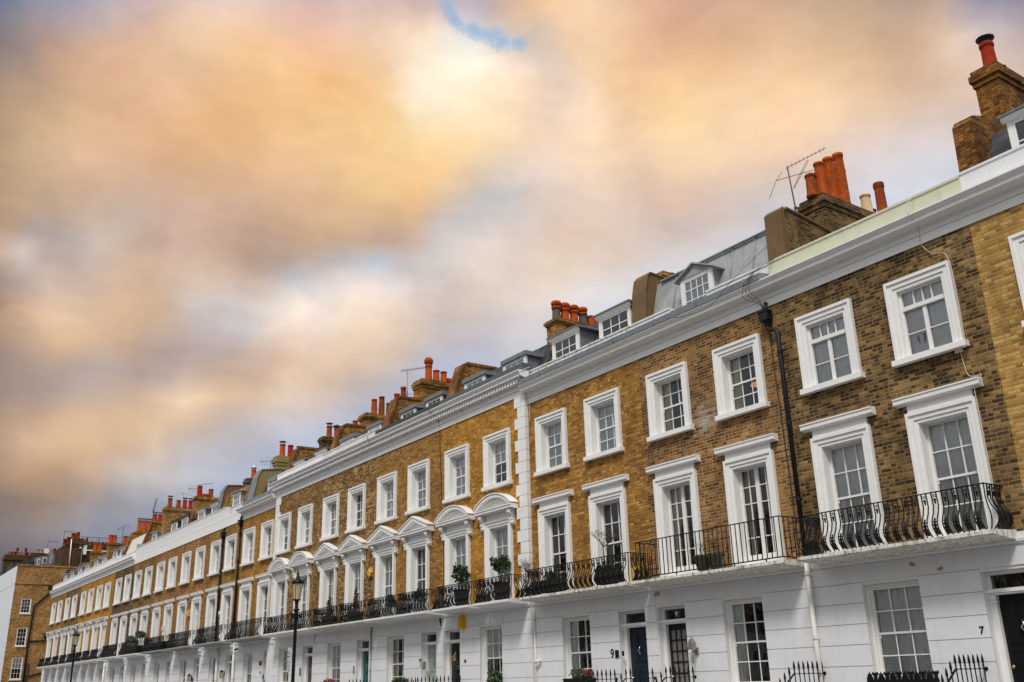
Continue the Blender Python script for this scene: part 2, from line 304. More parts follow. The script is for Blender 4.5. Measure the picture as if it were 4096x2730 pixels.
def course_group():
    """running-bond coordinates from world position: outputs a random value per unit, joint mask and a large stain noise"""
    g = bpy.data.node_groups.new('coursing', 'ShaderNodeTree')
    for nme, tp in (('W', 'NodeSocketFloat'), ('H', 'NodeSocketFloat'), ('Joint', 'NodeSocketFloat'), ('Wobble', 'NodeSocketFloat')):
        g.interface.new_socket(nme, in_out='INPUT', socket_type=tp)
    for nme in ('Rand', 'Joint', 'Stain', 'Rand2'): g.interface.new_socket(nme, in_out='OUTPUT', socket_type='NodeSocketFloat')
    gi = nd(g, 'NodeGroupInput'); go = nd(g, 'NodeGroupOutput'); K = g.links.new
    def M(op, a, b=None):
        n = nd(g, 'ShaderNodeMath', operation=op)
        for i, x in enumerate((a, b)):
            if x is None: continue
            if isinstance(x, (int, float)): n.inputs[i].default_value = x
            else: K(x, n.inputs[i])
        return n.outputs[0]
    geo = nd(g, 'ShaderNodeNewGeometry'); sp = nd(g, 'ShaderNodeSeparateXYZ')
    wob = nd(g, 'ShaderNodeTexNoise'); wob.inputs['Scale'].default_value = 9; wob.inputs['Detail'].default_value = 3; K(geo.outputs['Position'], wob.inputs['Vector'])
    wv = nd(g, 'ShaderNodeVectorMath', operation='SUBTRACT'); K(wob.outputs['Color'], wv.inputs[0]); wv.inputs[1].default_value = (.5, .5, .5)
    ws = nd(g, 'ShaderNodeVectorMath', operation='SCALE'); K(wv.outputs[0], ws.inputs[0]); K(gi.outputs['Wobble'], ws.inputs['Scale'])
    wa = nd(g, 'ShaderNodeVectorMath', operation='ADD'); K(geo.outputs['Position'], wa.inputs[0]); K(ws.outputs[0], wa.inputs[1])
    K(wa.outputs[0], sp.inputs[0])
    u = M('SUBTRACT', sp.outputs[0], sp.outputs[1]); v = sp.outputs[2]
    rowf = M('DIVIDE', v, gi.outputs['H']); row = M('FLOOR', rowf); fz = M('FRACT', rowf)
    rn = nd(g, 'ShaderNodeTexWhiteNoise', noise_dimensions='1D'); K(row, rn.inputs['W'])
    uu = M('ADD', M('DIVIDE', u, gi.outputs['W']), M('ADD', M('MULTIPLY', M('MODULO', row, 2.0), .5), M('MULTIPLY', rn.outputs['Value'], .22)))
    colm = M('FLOOR', uu); fx = M('FRACT', uu)
    # every other unit is split into two headers for some rows
    wn2 = nd(g, 'ShaderNodeTexWhiteNoise', noise_dimensions='2D'); cb = nd(g, 'ShaderNodeCombineXYZ'); K(colm, cb.inputs[0]); K(row, cb.inputs[1]); K(cb.outputs[0], wn2.inputs['Vector'])
    split = M('GREATER_THAN', wn2.outputs['Value'], .55)
    half = M('FLOOR', M('MULTIPLY', fx, 2.0)); hx = M('FRACT', M('MULTIPLY', fx, 2.0))
    cb2 = nd(g, 'ShaderNodeCombineXYZ'); K(M('ADD', colm, M('MULTIPLY', M('MULTIPLY', half, split), .37)), cb2.inputs[0]); K(M('ADD', row, .5), cb2.inputs[1])
    wn3 = nd(g, 'ShaderNodeTexWhiteNoise', noise_dimensions='2D'); K(cb2.outputs[0], wn3.inputs['Vector'])
    ed = M('MULTIPLY', M('MINIMUM', fx, M('SUBTRACT', 1.0, fx)), gi.outputs['W'])
    eh = M('MULTIPLY', M('MULTIPLY', M('MINIMUM', hx, M('SUBTRACT', 1.0, hx)), .5), gi.outputs['W'])
    eh2 = M('ADD', M('MULTIPLY', eh, split), M('MULTIPLY', M('SUBTRACT', 1.0, split), 1.0))
    ez = M('MULTIPLY', M('MINIMUM', fz, M('SUBTRACT', 1.0, fz)), gi.outputs['H'])
    e = M('MINIMUM', M('MINIMUM', ed, eh2), ez)
    mr = nd(g, 'ShaderNodeMapRange', interpolation_type='SMOOTHSTEP'); K(e, mr.inputs['Value']); K(M('MULTIPLY', gi.outputs['Joint'], .5), mr.inputs['From Min']); K(M('MULTIPLY', gi.outputs['Joint'], 1.3), mr.inputs['From Max'])
    mr.inputs['To Min'].default_value = 1; mr.inputs['To Max'].default_value = 0
    stn = nd(g, 'ShaderNodeTexNoise'); stn.inputs['Scale'].default_value = .9; stn.inputs['Detail'].default_value = 5; stn.inputs['Roughness'].default_value = .6; K(geo.outputs['Position'], stn.inputs['Vector'])
    K(wn3.outputs['Value'], go.inputs['Rand']); K(mr.outputs[0], go.inputs['Joint']); K(stn.outputs['Fac'], go.inputs['Stain']); K(wn2.outputs['Value'], go.inputs['Rand2'])
    return g
CG = course_group()
def s2l(c): return tuple((x/255/12.92 if x <= 10 else ((x/255+.055)/1.055)**2.4) for x in c)
BK = 1.18
def brick(name, cols, mortar, w=.235, h=.0755, joint=.0095, wob=.012, stain=.35, rough=.9, bump=.6, gain=1.0, patch=None, TINT=(.90, 1.0, 1.26)):
    """cols: list of (position, sRGB) as the brick looks in even daylight"""
    m, t, p = newmat(name); K = t.links.new
    g = nd(t, 'ShaderNodeGroup'); g.node_tree = CG
    for k, v in (('W', w), ('H', h), ('Joint', joint), ('Wobble', wob)): g.inputs[k].default_value = v
    r = nd(t, 'ShaderNodeValToRGB'); e = r.color_ramp.elements
    k_ = BK*gain
    e[0].position = cols[0][0]; e[0].color = tuple(x*k_*q for x, q in zip(s2l(cols[0][1]), TINT))+(1,)
    e[1].position = cols[-1][0]; e[1].color = tuple(x*k_*q for x, q in zip(s2l(cols[-1][1]), TINT))+(1,)
    for ps, c in cols[1:-1]:
        q = e.new(ps); q.color = tuple(x*k_*w_ for x, w_ in zip(s2l(c), TINT))+(1,)
    geo = nd(t, 'ShaderNodeNewGeometry')
    fn = nd(t, 'ShaderNodeTexNoise'); fn.inputs['Scale'].default_value = 28; fn.inputs['Detail'].default_value = 5; fn.inputs['Roughness'].default_value = .7; K(geo.outputs['Position'], fn.inputs['Vector'])
    ra = nd(t, 'ShaderNodeMath', operation='MULTIPLY_ADD'); K(fn.outputs['Fac'], ra.inputs[0]); ra.inputs[1].default_value = .5; 
    rb = nd(t, 'ShaderNodeMath', operation='SUBTRACT'); rc = nd(t, 'ShaderNodeMath', operation='MULTIPLY'); K(g.outputs['Rand'], rc.inputs[0]); rc.inputs[1].default_value = .72; K(rc.outputs[0], rb.inputs[0]); rb.inputs[1].default_value = .11; K(rb.outputs[0], ra.inputs[2])
    K(ra.outputs[0], r.inputs[0])
    sm = nd(t, 'ShaderNodeMapRange'); K(g.outputs['Stain'], sm.inputs['Value']); sm.inputs['From Min'].default_value = .32; sm.inputs['From Max'].default_value = .68
    sm.inputs['To Min'].default_value = 1-stain; sm.inputs['To Max'].default_value = 1+stain*.6
    mx = nd(t, 'ShaderNodeMix', data_type='RGBA'); K(g.outputs['Joint'], mx.inputs['Factor']); K(r.outputs[0], mx.inputs['A']); mx.inputs['B'].default_value = tuple(x*k_*q for x, q in zip(s2l(mortar), TINT))+(1,)
    st = nd(t, 'ShaderNodeTexNoise'); stm = nd(t, 'ShaderNodeMapping'); stm.inputs['Scale'].default_value = (3.2, 3.2, .9); K(geo.outputs['Position'], stm.inputs[0]); K(stm.outputs[0], st.inputs['Vector']); st.inputs['Scale'].default_value = 1.0; st.inputs['Detail'].default_value = 7; st.inputs['Roughness'].default_value = .68
    st2 = nd(t, 'ShaderNodeMapRange'); K(st.outputs['Fac'], st2.inputs['Value']); st2.inputs['From Min'].default_value = .3; st2.inputs['From Max'].default_value = .7; st2.inputs['To Min'].default_value = 1-stain*.7; st2.inputs['To Max'].default_value = 1+stain*.45
    smm = nd(t, 'ShaderNodeMath', operation='MULTIPLY'); K(sm.outputs[0], smm.inputs[0]); K(st2.outputs[0], smm.inputs[1])
    sc = nd(t, 'ShaderNodeVectorMath', operation='SCALE'); K(mx.outputs['Result'], sc.inputs[0]); K(smm.outputs[0], sc.inputs['Scale'])
    K(sc.outputs[0], p.inputs['Base Color']); p.inputs['Roughness'].default_value = rough; p.inputs['Specular IOR Level'].default_value = .2
    hh = nd(t, 'ShaderNodeMath', operation='MULTIPLY_ADD'); K(g.outputs['Joint'], hh.inputs[0]); hh.inputs[1].default_value = -1; K(fn.outputs['Fac'], hh.inputs[2])
    bp = nd(t, 'ShaderNodeBump'); bp.inputs['Strength'].default_value = bump; bp.inputs['Distance'].default_value = .012; K(hh.outputs[0], bp.inputs['Height']); K(bp.outputs[0], p.inputs['Normal'])
    if patch:
        c_, rad = patch
        d0 = nd(t, 'ShaderNodeVectorMath', operation='DISTANCE'); K(geo.outputs['Position'], d0.inputs[0]); d0.inputs[1].default_value = c_
        pn = nd(t, 'ShaderNodeMath', operation='MULTIPLY_ADD'); K(g.outputs['Rand2'], pn.inputs[0]); pn.inputs[1].default_value = .5; K(d0.outputs['Value'], pn.inputs[2])
        pr = nd(t, 'ShaderNodeMapRange'); K(pn.outputs[0], pr.inputs['Value']); pr.inputs['From Min'].default_value = rad*.5; pr.inputs['From Max'].default_value = rad*1.6; pr.inputs['To Min'].default_value = .75; pr.inputs['To Max'].default_value = 0
        px_ = nd(t, 'ShaderNodeMix', data_type='RGBA'); K(pr.outputs[0], px_.inputs['Factor']); K(sc.outputs[0], px_.inputs['A']); px_.inputs['B'].default_value = (.52, .47, .40, 1); K(px_.outputs['Result'], p.inputs['Base Color'])
    return m
WH = paint('white_masonry_paint', (.735, .745, .76), .6, .06, 1.5, dirt=(.42, .40, .35), dirt_amt=.55, dirt_scale=(2.6, 2.6, .3), lo=.54, hi=.85, bump=.25, bscale=22)
TRIM = paint('white_gloss_trim', (.83, .825, .81), .4, .04, 5, dirt=(.48, .46, .42), dirt_amt=.3, dirt_scale=(1.1, 1.1, .9), lo=.56, hi=.8, bump=.12, bscale=24)
SASH = paint('white_sash_paint', (.80, .79, .76), .4, .05, 8)
PEEL = paint('peeling_white_paint', (.80, .79, .76), .6, .06, 5, dirt=(.42, .36, .27), dirt_amt=.9, dirt_scale=(2.2, 2.2, 3), lo=.52, hi=.57)
WEA = paint('weathered_balcony_edge', (.74, .73, .68), .8, .1, 6, dirt=(.15, .13, .075), dirt_amt=.9, dirt_scale=(3.5, 3.5, 1.2), lo=.47, hi=.64, bump=.3)
STONE = paint('grey_york_stone', (.30, .30, .29), .85, .2, 8, dirt=(.1, .1, .09), dirt_amt=.7, bump=.3)
CREAM = paint('pale_cream_panels', (.60, .60, .45), .55, .07, 3, dirt=(.35, .34, .24), dirt_amt=.5, lo=.5, hi=.8)
GREYW = paint('grey_white_render', (.62, .62, .60), .7, .08, 3, dirt=(.3, .3, .27), dirt_amt=.6)
LEAD = paint('lead_sheet', (.17, .188, .205), .6, .18, 2.5, dirt=(.27, .30, .32), dirt_amt=.5, bump=.1, bscale=14)
LEADL = paint('pale_lead_sheet', (.32, .335, .34), .65, .25, 3, dirt=(.16, .17, .175), dirt_amt=.7, bump=.1, bscale=14)
LEADD = paint('dark_lead_parapet', (.075, .088, .10), .6, .2, 3, dirt=(.15, .17, .19), dirt_amt=.5, bump=.1, bscale=14)
FELT = paint('black_felt_parapet', (.045, .045, .045), .8, .3, 4, dirt=(.09, .09, .09), dirt_amt=.6)
IRON = paint('black_painted_iron', (.005, .005, .006), .5, .2, 10, spec=.25)
PIPEB = paint('black_pipe_paint', (.008, .009, .011), .45, .2, 6, spec=.3)
PIPEW = paint('white_pipe_paint', (.74, .73, .68), .4, .06, 6, dirt=(.4, .36, .28), dirt_amt=.5)
TER = paint('orange_terracotta', (.50, .085, .010), .9, .25, 5, dirt=(.09, .04, .022), dirt_amt=.8, dirt_scale=(4, 4, 2.2), lo=.42, hi=.66, spec=.12)
TERB = paint('brown_terracotta', (.33, .065, .013), .9, .3, 5, dirt=(.05, .03, .02), dirt_amt=.8, dirt_scale=(3, 3, 1.6), lo=.42, hi=.66, spec=.12)
TERR = paint('dark_red_terracotta', (.32, .028, .010), .85, .2, 6, dirt=(.07, .02, .015), dirt_amt=.6, spec=.12)
TERC = paint('buff_fireclay', (.58, .42, .22), .75, .15, 6)
SOOT = paint('sooted_terracotta', (.07, .055, .055), .8, .4, 6, dirt=(.25, .07, .03), dirt_amt=.6)
METAL = paint('galvanised_cowl', (.55, .54, .52), .3, .1, 8, metal=.9)
DMET = paint('dark_metal', (.05, .05, .05), .45, .2, 8, metal=.4)
ALU = paint('aerial_aluminium', (.10, .09, .09), .45, .2, 8, metal=.5)
REND = paint('brown_render', (.155, .088, .036), .9, .2, 3, dirt=(.10, .07, .04), dirt_amt=.7, bump=.4)
RENDO = paint('ochre_render', (.29, .205, .065), .9, .15, 2.5, dirt=(.13, .09, .04), dirt_amt=.7, dirt_scale=(1, 1, .5), bump=.3)
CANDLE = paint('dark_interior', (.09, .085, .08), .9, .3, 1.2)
NET = paint('grey_net_curtain', (.92, .94, .92), .9, .12, 6)
BEIGE = paint('beige_curtain', (.72, .63, .50), .9, .15, 6)
BLIND = paint('pale_roller_blind', (.74, .80, .82), .8, .06, 2)
BLINDW = paint('white_roller_blind', (.84, .85, .83), .8, .05, 2)
PINK = paint('dusky_pink_curtain', (.42, .24, .2), .9, .15, 6)
SLATE_C = [(.1, (42, 43, 47)), (.5, (58, 60, 65)), (.9, (78, 80, 85))]
SLATE = brick('roof_slates', SLATE_C, (28, 28, 31), .30, .20, .006, .004, .2, .6, .4, TINT=(1, 1, 1))
TILE = brick('brown_clay_tiles', [(.1, (92, 66, 34)), (.5, (140, 100, 50)), (.9, (172, 128, 72))], (60, 42, 26), .30, .26, .008, .004, .3, .8, .4)
BRASS = paint('brass', (.55, .36, .12), .3, .1, 10, metal=.8)
CHROME = paint('chrome', (.7, .7, .7), .2, .05, 10, metal=.9)
def flat(name, c, rough=.5, var=.06): return paint(name, c, rough, var, 6, spec=.22)
def glass_mat():
    m, t, p = newmat('window_glass'); t.nodes.remove(p)
    o = t.nodes['Material Output']
    tr = nd(t, 'ShaderNodeBsdfTransparent'); tr.inputs[0].default_value = (.985, .995, .995, 1)
    gl = nd(t, 'ShaderNodeBsdfGlossy'); gl.inputs['Roughness'].default_value = .03; gl.inputs[0].default_value = (.9, .95, 1, 1)
    fr = nd(t, 'ShaderNodeFresnel'); fr.inputs[0].default_value = 1.75
    geo = nd(t, 'ShaderNodeNewGeometry'); nz = nd(t, 'ShaderNodeTexNoise'); nz.inputs['Scale'].default_value = 2.2; t.links.new(geo.outputs['Position'], nz.inputs['Vector'])
    bp = nd(t, 'ShaderNodeBump'); bp.inputs['Strength'].default_value = .12; bp.inputs['Distance'].default_value = .05; t.links.new(nz.outputs['Fac'], bp.inputs['Height']); t.links.new(bp.outputs[0], gl.inputs['Normal'])
    mx = nd(t, 'ShaderNodeMixShader'); t.links.new(fr.outputs[0], mx.inputs[0]); t.links.new(tr.outputs[0], mx.inputs[1]); t.links.new(gl.outputs[0], mx.inputs[2])
    t.links.new(mx.outputs[0], o.inputs['Surface']); return m
GLASS = glass_mat()
OBSC = paint('obscured_glass', (.22, .21, .17), .35, .5, 30, bump=.8, bscale=70)
def leafmat(name, a, b):
    m, t, p = newmat(name)
    oi = nd(t, 'ShaderNodeNewGeometry'); r = nd(t, 'ShaderNodeValToRGB'); t.links.new(oi.outputs['Random Per Island'], r.inputs[0])
    r.color_ramp.elements[0].color = a+(1,); r.color_ramp.elements[1].color = b+(1,)
    t.links.new(r.outputs[0], p.inputs['Base Color']); p.inputs['Roughness'].default_value = .45; return m
LEAF = leafmat('dark_green_leaves', (.015, .035, .014), (.06, .11, .045))
LEAFB = leafmat('box_leaves', (.012, .03, .008), (.05, .095, .025))
LEAFO = leafmat('grey_green_leaves', (.03, .045, .03), (.11, .14, .10))
CONI = leafmat('browning_conifer', (.035, .04, .008), (.15, .095, .03))
HERB = leafmat('mixed_herbs', (.03, .06, .015), (.13, .19, .06))
LAV = leafmat('lavender_flowers', (.10, .07, .12), (.25, .19, .24))
GER = leafmat('pink_flowers', (.35, .02, .07), (.6, .06, .15))
TWIG = paint('bare_twigs', (.10, .065, .045), .8, .3, 10)
POTK = paint('black_planter', (.006, .0065, .007), .5, .2, 6, spec=.25)
POTG = paint('mossy_pot', (.035, .04, .018), .8, .35, 8, bump=.3)
POTL = paint('pale_grey_pot', (.40, .42, .42), .7, .15, 6)

# ------------------------------------------------------------------ windows, doors, balconies (templates shared by the houses)
def make_sash(hw, z0, z1, cols, rows, y, meet=True, fr=.05, bar=.011):
    m = MB()
    m.box(-hw, -hw+fr, y-.02, y+.05, z0, z1); m.box(hw-fr, hw, y-.02, y+.05, z0, z1)
    m.box(-hw+fr, hw-fr, y-.018, y+.05, z1-fr, z1); m.box(-hw+fr, hw-fr, y-.018, y+.05, z0, z0+fr*1.5)
    a, b = -hw+fr, hw-fr; c0, c1 = z0+fr*1.5, z1-fr
    zm = (c0+c1)/2
    for i in range(1, cols):
        x = a+(b-a)*i/cols; m.box(x-bar, x+bar, y+.002, y+.032, zm, c1); m.box(x-bar, x+bar, y+.022 if meet else y+.002, y+.048 if meet else y+.032, c0, zm)
    for j in range(1, rows):
        z = c0+(c1-c0)*j/rows
        if meet and abs(z-zm) < .01: continue
        up = z > zm
        yy = y if up or not meet else y+.02
        m.box(a, b, yy-.001, yy+.029, z-bar, z+bar)
    if meet:
        m.box(a, b, y-.006, y+.046, zm-.022, zm+.02)
        for s in (-1, 1):                                                     # sash horns
            x = a if s < 0 else b-.03; m.box(x+.001, x+.029, y+.004, y+.03, zm-.09, zm-.022)
    return m
def pane_mesh(hw, z0, z1, y):
    m = MB(); m.quad((-hw+.03, y, z0+.03), (hw-.03, y, z0+.03), (hw-.03, y, z1-.03), (-hw+.03, y, z1-.03)); return m
def wave_sheet(m, x0, x1, z0, z1, y, amp=.03, k=42, seed=0, taper=0.0):
    rnd = random.Random(seed); n = max(6, int((x1-x0)/.018)); vs = []; fs = []; ph = rnd.random()*6
    rows = 5
    for j in range(rows):
        f = j/(rows-1); z = z0+(z1-z0)*f
        for i in range(n+1):
            t = i/n; x = x0+(x1-x0)*t*(1-taper*(1-f)*.6)
            vs.append((x, y+amp*math.sin(k*x+ph+.6*math.sin(3*f+ph))*(.6+.4*math.sin(11*x+ph)), z))
    for j in range(rows-1):
        for i in range(n): q = j*(n+1)+i; fs.append((q, q+1, q+n+2, q+n+1))
    m.add(vs, fs, True)
TCACHE = {}
def cached(key, fn):
    if key not in TCACHE: TCACHE[key] = fn()
    return TCACHE[key]
CURT = {'net': NET, 'left': BEIGE, 'sides': BEIGE, 'blind': BLIND, 'half': BLINDW, 'white': BLINDW, 'pink': PINK, 'greyleft': NET}
def curtain_mesh(kind, hw, z0, z1, y):
    m = MB(); y = y + .075
    if kind == 'net': wave_sheet(m, -hw-.1, hw+.1, z0-.1, z1+.1, y, .025, 45, 3)
    elif kind in ('left', 'pink', 'greyleft'): wave_sheet(m, -hw-.1, -hw+.36, z0-.1, z1+.1, y, .03, 60, 5, .35)
    elif kind == 'sides':
        wave_sheet(m, -hw-.1, -hw+.28, z0-.1, z1+.1, y, .03, 60, 7, .2); wave_sheet(m, hw-.2, hw+.1, z0-.1, z1+.1, y, .03, 60, 9)
    elif kind in ('blind', 'white'): m.box(-hw-.02, hw+.02, y-.03, y-.025, z0+.0, z1+.02)
    elif kind == 'half': m.box(-hw-.02, hw+.02, y-.03, y-.025, z0+(z1-z0)*.5, z1+.02)
    return m
def dress(win, hw, z0, z1, kind, y, curt):
    """sash, glass and curtain of one window"""
    def mk():
        if kind == 'casement':
            m = MB(); fr = .05
            zt = z1-.40
            m.box(-hw, -hw+fr, y-.02, y+.05, z0, z1); m.box(hw-fr, hw, y-.02, y+.05, z0, z1)
            a, b = -hw+fr, hw-fr
            m.box(a, b, y-.018, y+.05, z1-fr, z1); m.box(a, b, y-.018, y+.05, z0, z0+.07); m.box(a, b, y-.045, y+.05, zt-.04, zt+.045)
            for s in (-1, 1):
                m.box(s*.2-.011+0, s*.2+.011, y, y+.03, zt+.045, z1-fr)
            m.box(-.0115, .0115, y+.001, y+.031, zt+.045, z1-fr)
            m.box(-.04, .04, y-.012, y+.04, z0+.07, zt-.04)
            zz = z0+.07+(zt-.11-z0)*.47
            m.box(a, -.04, y, y+.03, zz-.009, zz+.009); m.box(.04, b, y, y+.03, zz-.009, zz+.009)
            m.box(a-.05, b+.05, y-.09, y-.02, z1-.012, z1+.012)
            return m
        if kind == 'french':
            m = MB(); fr = .05
            m.box(-hw, -hw+fr, y-.02, y+.05, z0, z1); m.box(hw-fr, hw, y-.02, y+.05, z0, z1)
            a, b = -hw+fr, hw-fr
            m.box(a, b, y-.018, y+.05, z1-fr, z1); m.box(a, b, y-.018, y+.05, z0, z0+.24)
            m.box(-.055, .055, y-.015, y+.045, z0+.24, z1-fr)
            for s in (-1, 1):
                x = s*(.055+b)/2; m.box(x-.011, x+.011, y+.002, y+.03, z0+.24, z1-fr)
                for j in range(1, 5):
                    z = z0+.24+(z1-fr-z0-.24)*j/5; x0, x1 = (a, -.055) if s < 0 else (.055, b); m.box(x0, x1, y, y+.03, z-.011, z+.011)
            return m
        if kind == 'wide': return make_sash(hw, z0, z1, 3, 4, y, True)
        if kind == 'two': return make_sash(hw, z0, z1, 2, 2, y, True)
        return make_sash(hw, z0, z1, 3, 4, y, True)
    k = (kind, hw, z0, z1, y)
    obj('sash_frame', cached(('s',)+k, lambda: mk().mesh('sash_frame', SASH)), win)
    obj('pane', cached(('p',)+k, lambda: pane_mesh(hw, z0, z1, y+.03).mesh('pane', GLASS)), win)
    if curt != 'none':
        obj('curtain', cached(('c', curt)+k[1:], lambda: curtain_mesh(curt, hw, z0, z1, y).mesh('curtain', CURT[curt])), win)

def surround2():
    m = MB(); z0, z1 = 7.57, 9.0
    for s in (-1, 1):
        def b(a, c, *r): m.box(min(s*a, s*c), max(s*a, s*c), *r)
        b(.5, .57, -.035, .27, z0, z1); b(.57, .67, -.06, .12, z0, z1+.07); b(.67, .73, -.09, .12, z0, z1+.17)
    m.box(-.57, .57, -.035, .27, z1, z1+.07); m.box(-.67, .67, -.06, .12, z1+.07, z1+.17); m.box(-.73, .73, -.09, .12, z1+.17, z1+.235)
    m.box(-.79, .79, -.145, .27, z0-.115, z0)
    return m
def surround1():
    m = MB(); z0, z1 = 4.02, 6.24
    for s in (-1, 1):
        def b(a, c, *r): m.box(min(s*a, s*c), max(s*a, s*c), *r)
        b(.5, .57, -.035, .27, z0, z1); b(.57, .67, -.06, .12, z0, z1+.07); b(.67, .73, -.09, .12, z0, z1+.16)
    m.box(-.57, .57, -.035, .27, z1, z1+.07); m.box(-.67, .67, -.06, .12, z1+.07, z1+.16); m.box(-.73, .73, -.09, .12, z1+.16, z1+.225)
    m.box(-.73, .73, -.05, .27, 3.94, z0)
    return m
def hood_mesh(kind):
    m = MB()
    if kind == 'hood':
        m.box(-.68, .68, -.05, .12, 6.465, 6.63)
        m.px([(.1, 6.63), (-.06, 6.63), (-.075, 6.645), (-.14, 6.655), (-.155, 6.67), (-.155, 6.745), (-.175, 6.762), (-.175, 6.79), (-.1, 6.80), (.1, 6.80)], -.9, .9)
    elif kind == 'console':
        m.box(-.68, .68, -.05, .12, 6.465, 6.63)
        m.px([(.1, 6.63), (-.1, 6.63), (-.12, 6.66), (-.22, 6.68), (-.22, 6.74), (-.27, 6.77), (-.27, 6.82), (.1, 6.85)], -.97, .97)
    else:
        m.box(-.68, .68, -.05, .12, 6.465, 6.66)
        m.px([(.1, 6.66), (-.16, 6.66), (-.18, 6.68), (-.27, 6.69), (-.27, 6.75), (-.295, 6.77), (-.295, 6.80), (.1, 6.805)], -1.03, 1.03)
        if kind == 'ped':
            o = [(-1.03, 6.806), (-1.03, 6.86), (0, 7.25), (1.03, 6.86), (1.03, 6.806)]
            i = [(-.86, 6.806), (0, 7.115), (.86, 6.806)]
            m.py([(-1.03, 6.806), (-1.03, 6.86), (0, 7.25), (0, 7.125), (-.84, 6.806)], -.28, .1); m.py([(1.03, 6.806), (1.03, 6.86), (0, 7.25), (0, 7.125), (.84, 6.806)][::-1], -.28, .1)
            m.py([(-.93, 6.807), (0, 7.16), (.93, 6.807)], -.07, .1)
            m.py([(-1.06, 6.862), (-1.06, 6.895), (0, 7.295), (0, 7.252)], -.31, .1); m.py([(1.06, 6.862), (1.06, 6.895), (0, 7.295), (0, 7.252)][::-1], -.31, .1)
        else:
            n = 14; c = 1.03; h = .40; Rr = (c*c+h*h)/(2*h); zc = 6.82+h-Rr; am = math.asin(c/Rr)
            def arc(r, a): return [(r*math.sin(-a+2*a*k/n), zc+r*math.cos(-a+2*a*k/n)) for k in range(n+1)]
            def band(r0, r1, y0):
                A = arc(r1, am); B_ = arc(r0, am)
                for k in range(n):
                    q = [A[k], A[k+1], B_[k+1], B_[k]]; q = [(x, max(z, 6.806)) for x, z in q]; m.py(q, y0, .1)
            band(Rr-.10, Rr, -.28); band(Rr+.002, Rr+.035, -.31)
            m.py([(-.85, 6.807)] + [(x, z) for x, z in arc(Rr-.15, am) if z > 6.81] + [(.85, 6.807)], -.07, .1)
            band(Rr-.17, Rr-.103, -.15)
    return m
def bracket_mesh():
    m = MB()
    m.px([(.02, 6.66), (-.21, 6.66), (-.23, 6.62), (-.23, 6.56), (-.19, 6.50), (-.13, 6.47), (-.10, 6.40), (-.10, 6.33), (-.13, 6.29), (-.12, 6.23), (-.07, 6.20), (.02, 6.18)], -.07, .07)
    m.tube([(-.085, -.17, 6.585), (.085, -.17, 6.585)], .052, 10); m.tube([(-.08, -.08, 6.26), (.08, -.08, 6.26)], .04, 10)
    for k in range(4): m.box(-.075+.04*k, -.055+.04*k, -.15+.005*k, -.09, 6.34, 6.47)
    return m

def upper_windows(H):
    root = H['root']
    for c, cur in zip(H['w'], H['c2']):
        w = obj('window', cached(('t2',), lambda: surround2().mesh('window', TRIM)), root, (c-H['hx'], 0, 0))
        y = .06 if H['k2'] == 'casement' else .2
        dress(w, .5, 7.57, 9.0, H['k2'], y, cur)
    for c, cur in zip(H['w'], H['c1']):
        w = obj('window', cached(('t1',), lambda: surround1().mesh('window', TRIM)), root, (c-H['hx'], 0, 0))
        dress(w, .5, 4.02, 6.24, H['k1'], .2, cur)
        hd = H['head']
        obj('hood', cached(('h', hd), lambda: hood_mesh(hd).mesh('hood', TRIM)), w)
        if hd != 'hood':
            for s in (-1, 1): obj('bracket', cached(('b',), lambda: bracket_mesh().mesh('bracket', TRIM)), w, (s*.80, 0, 0))

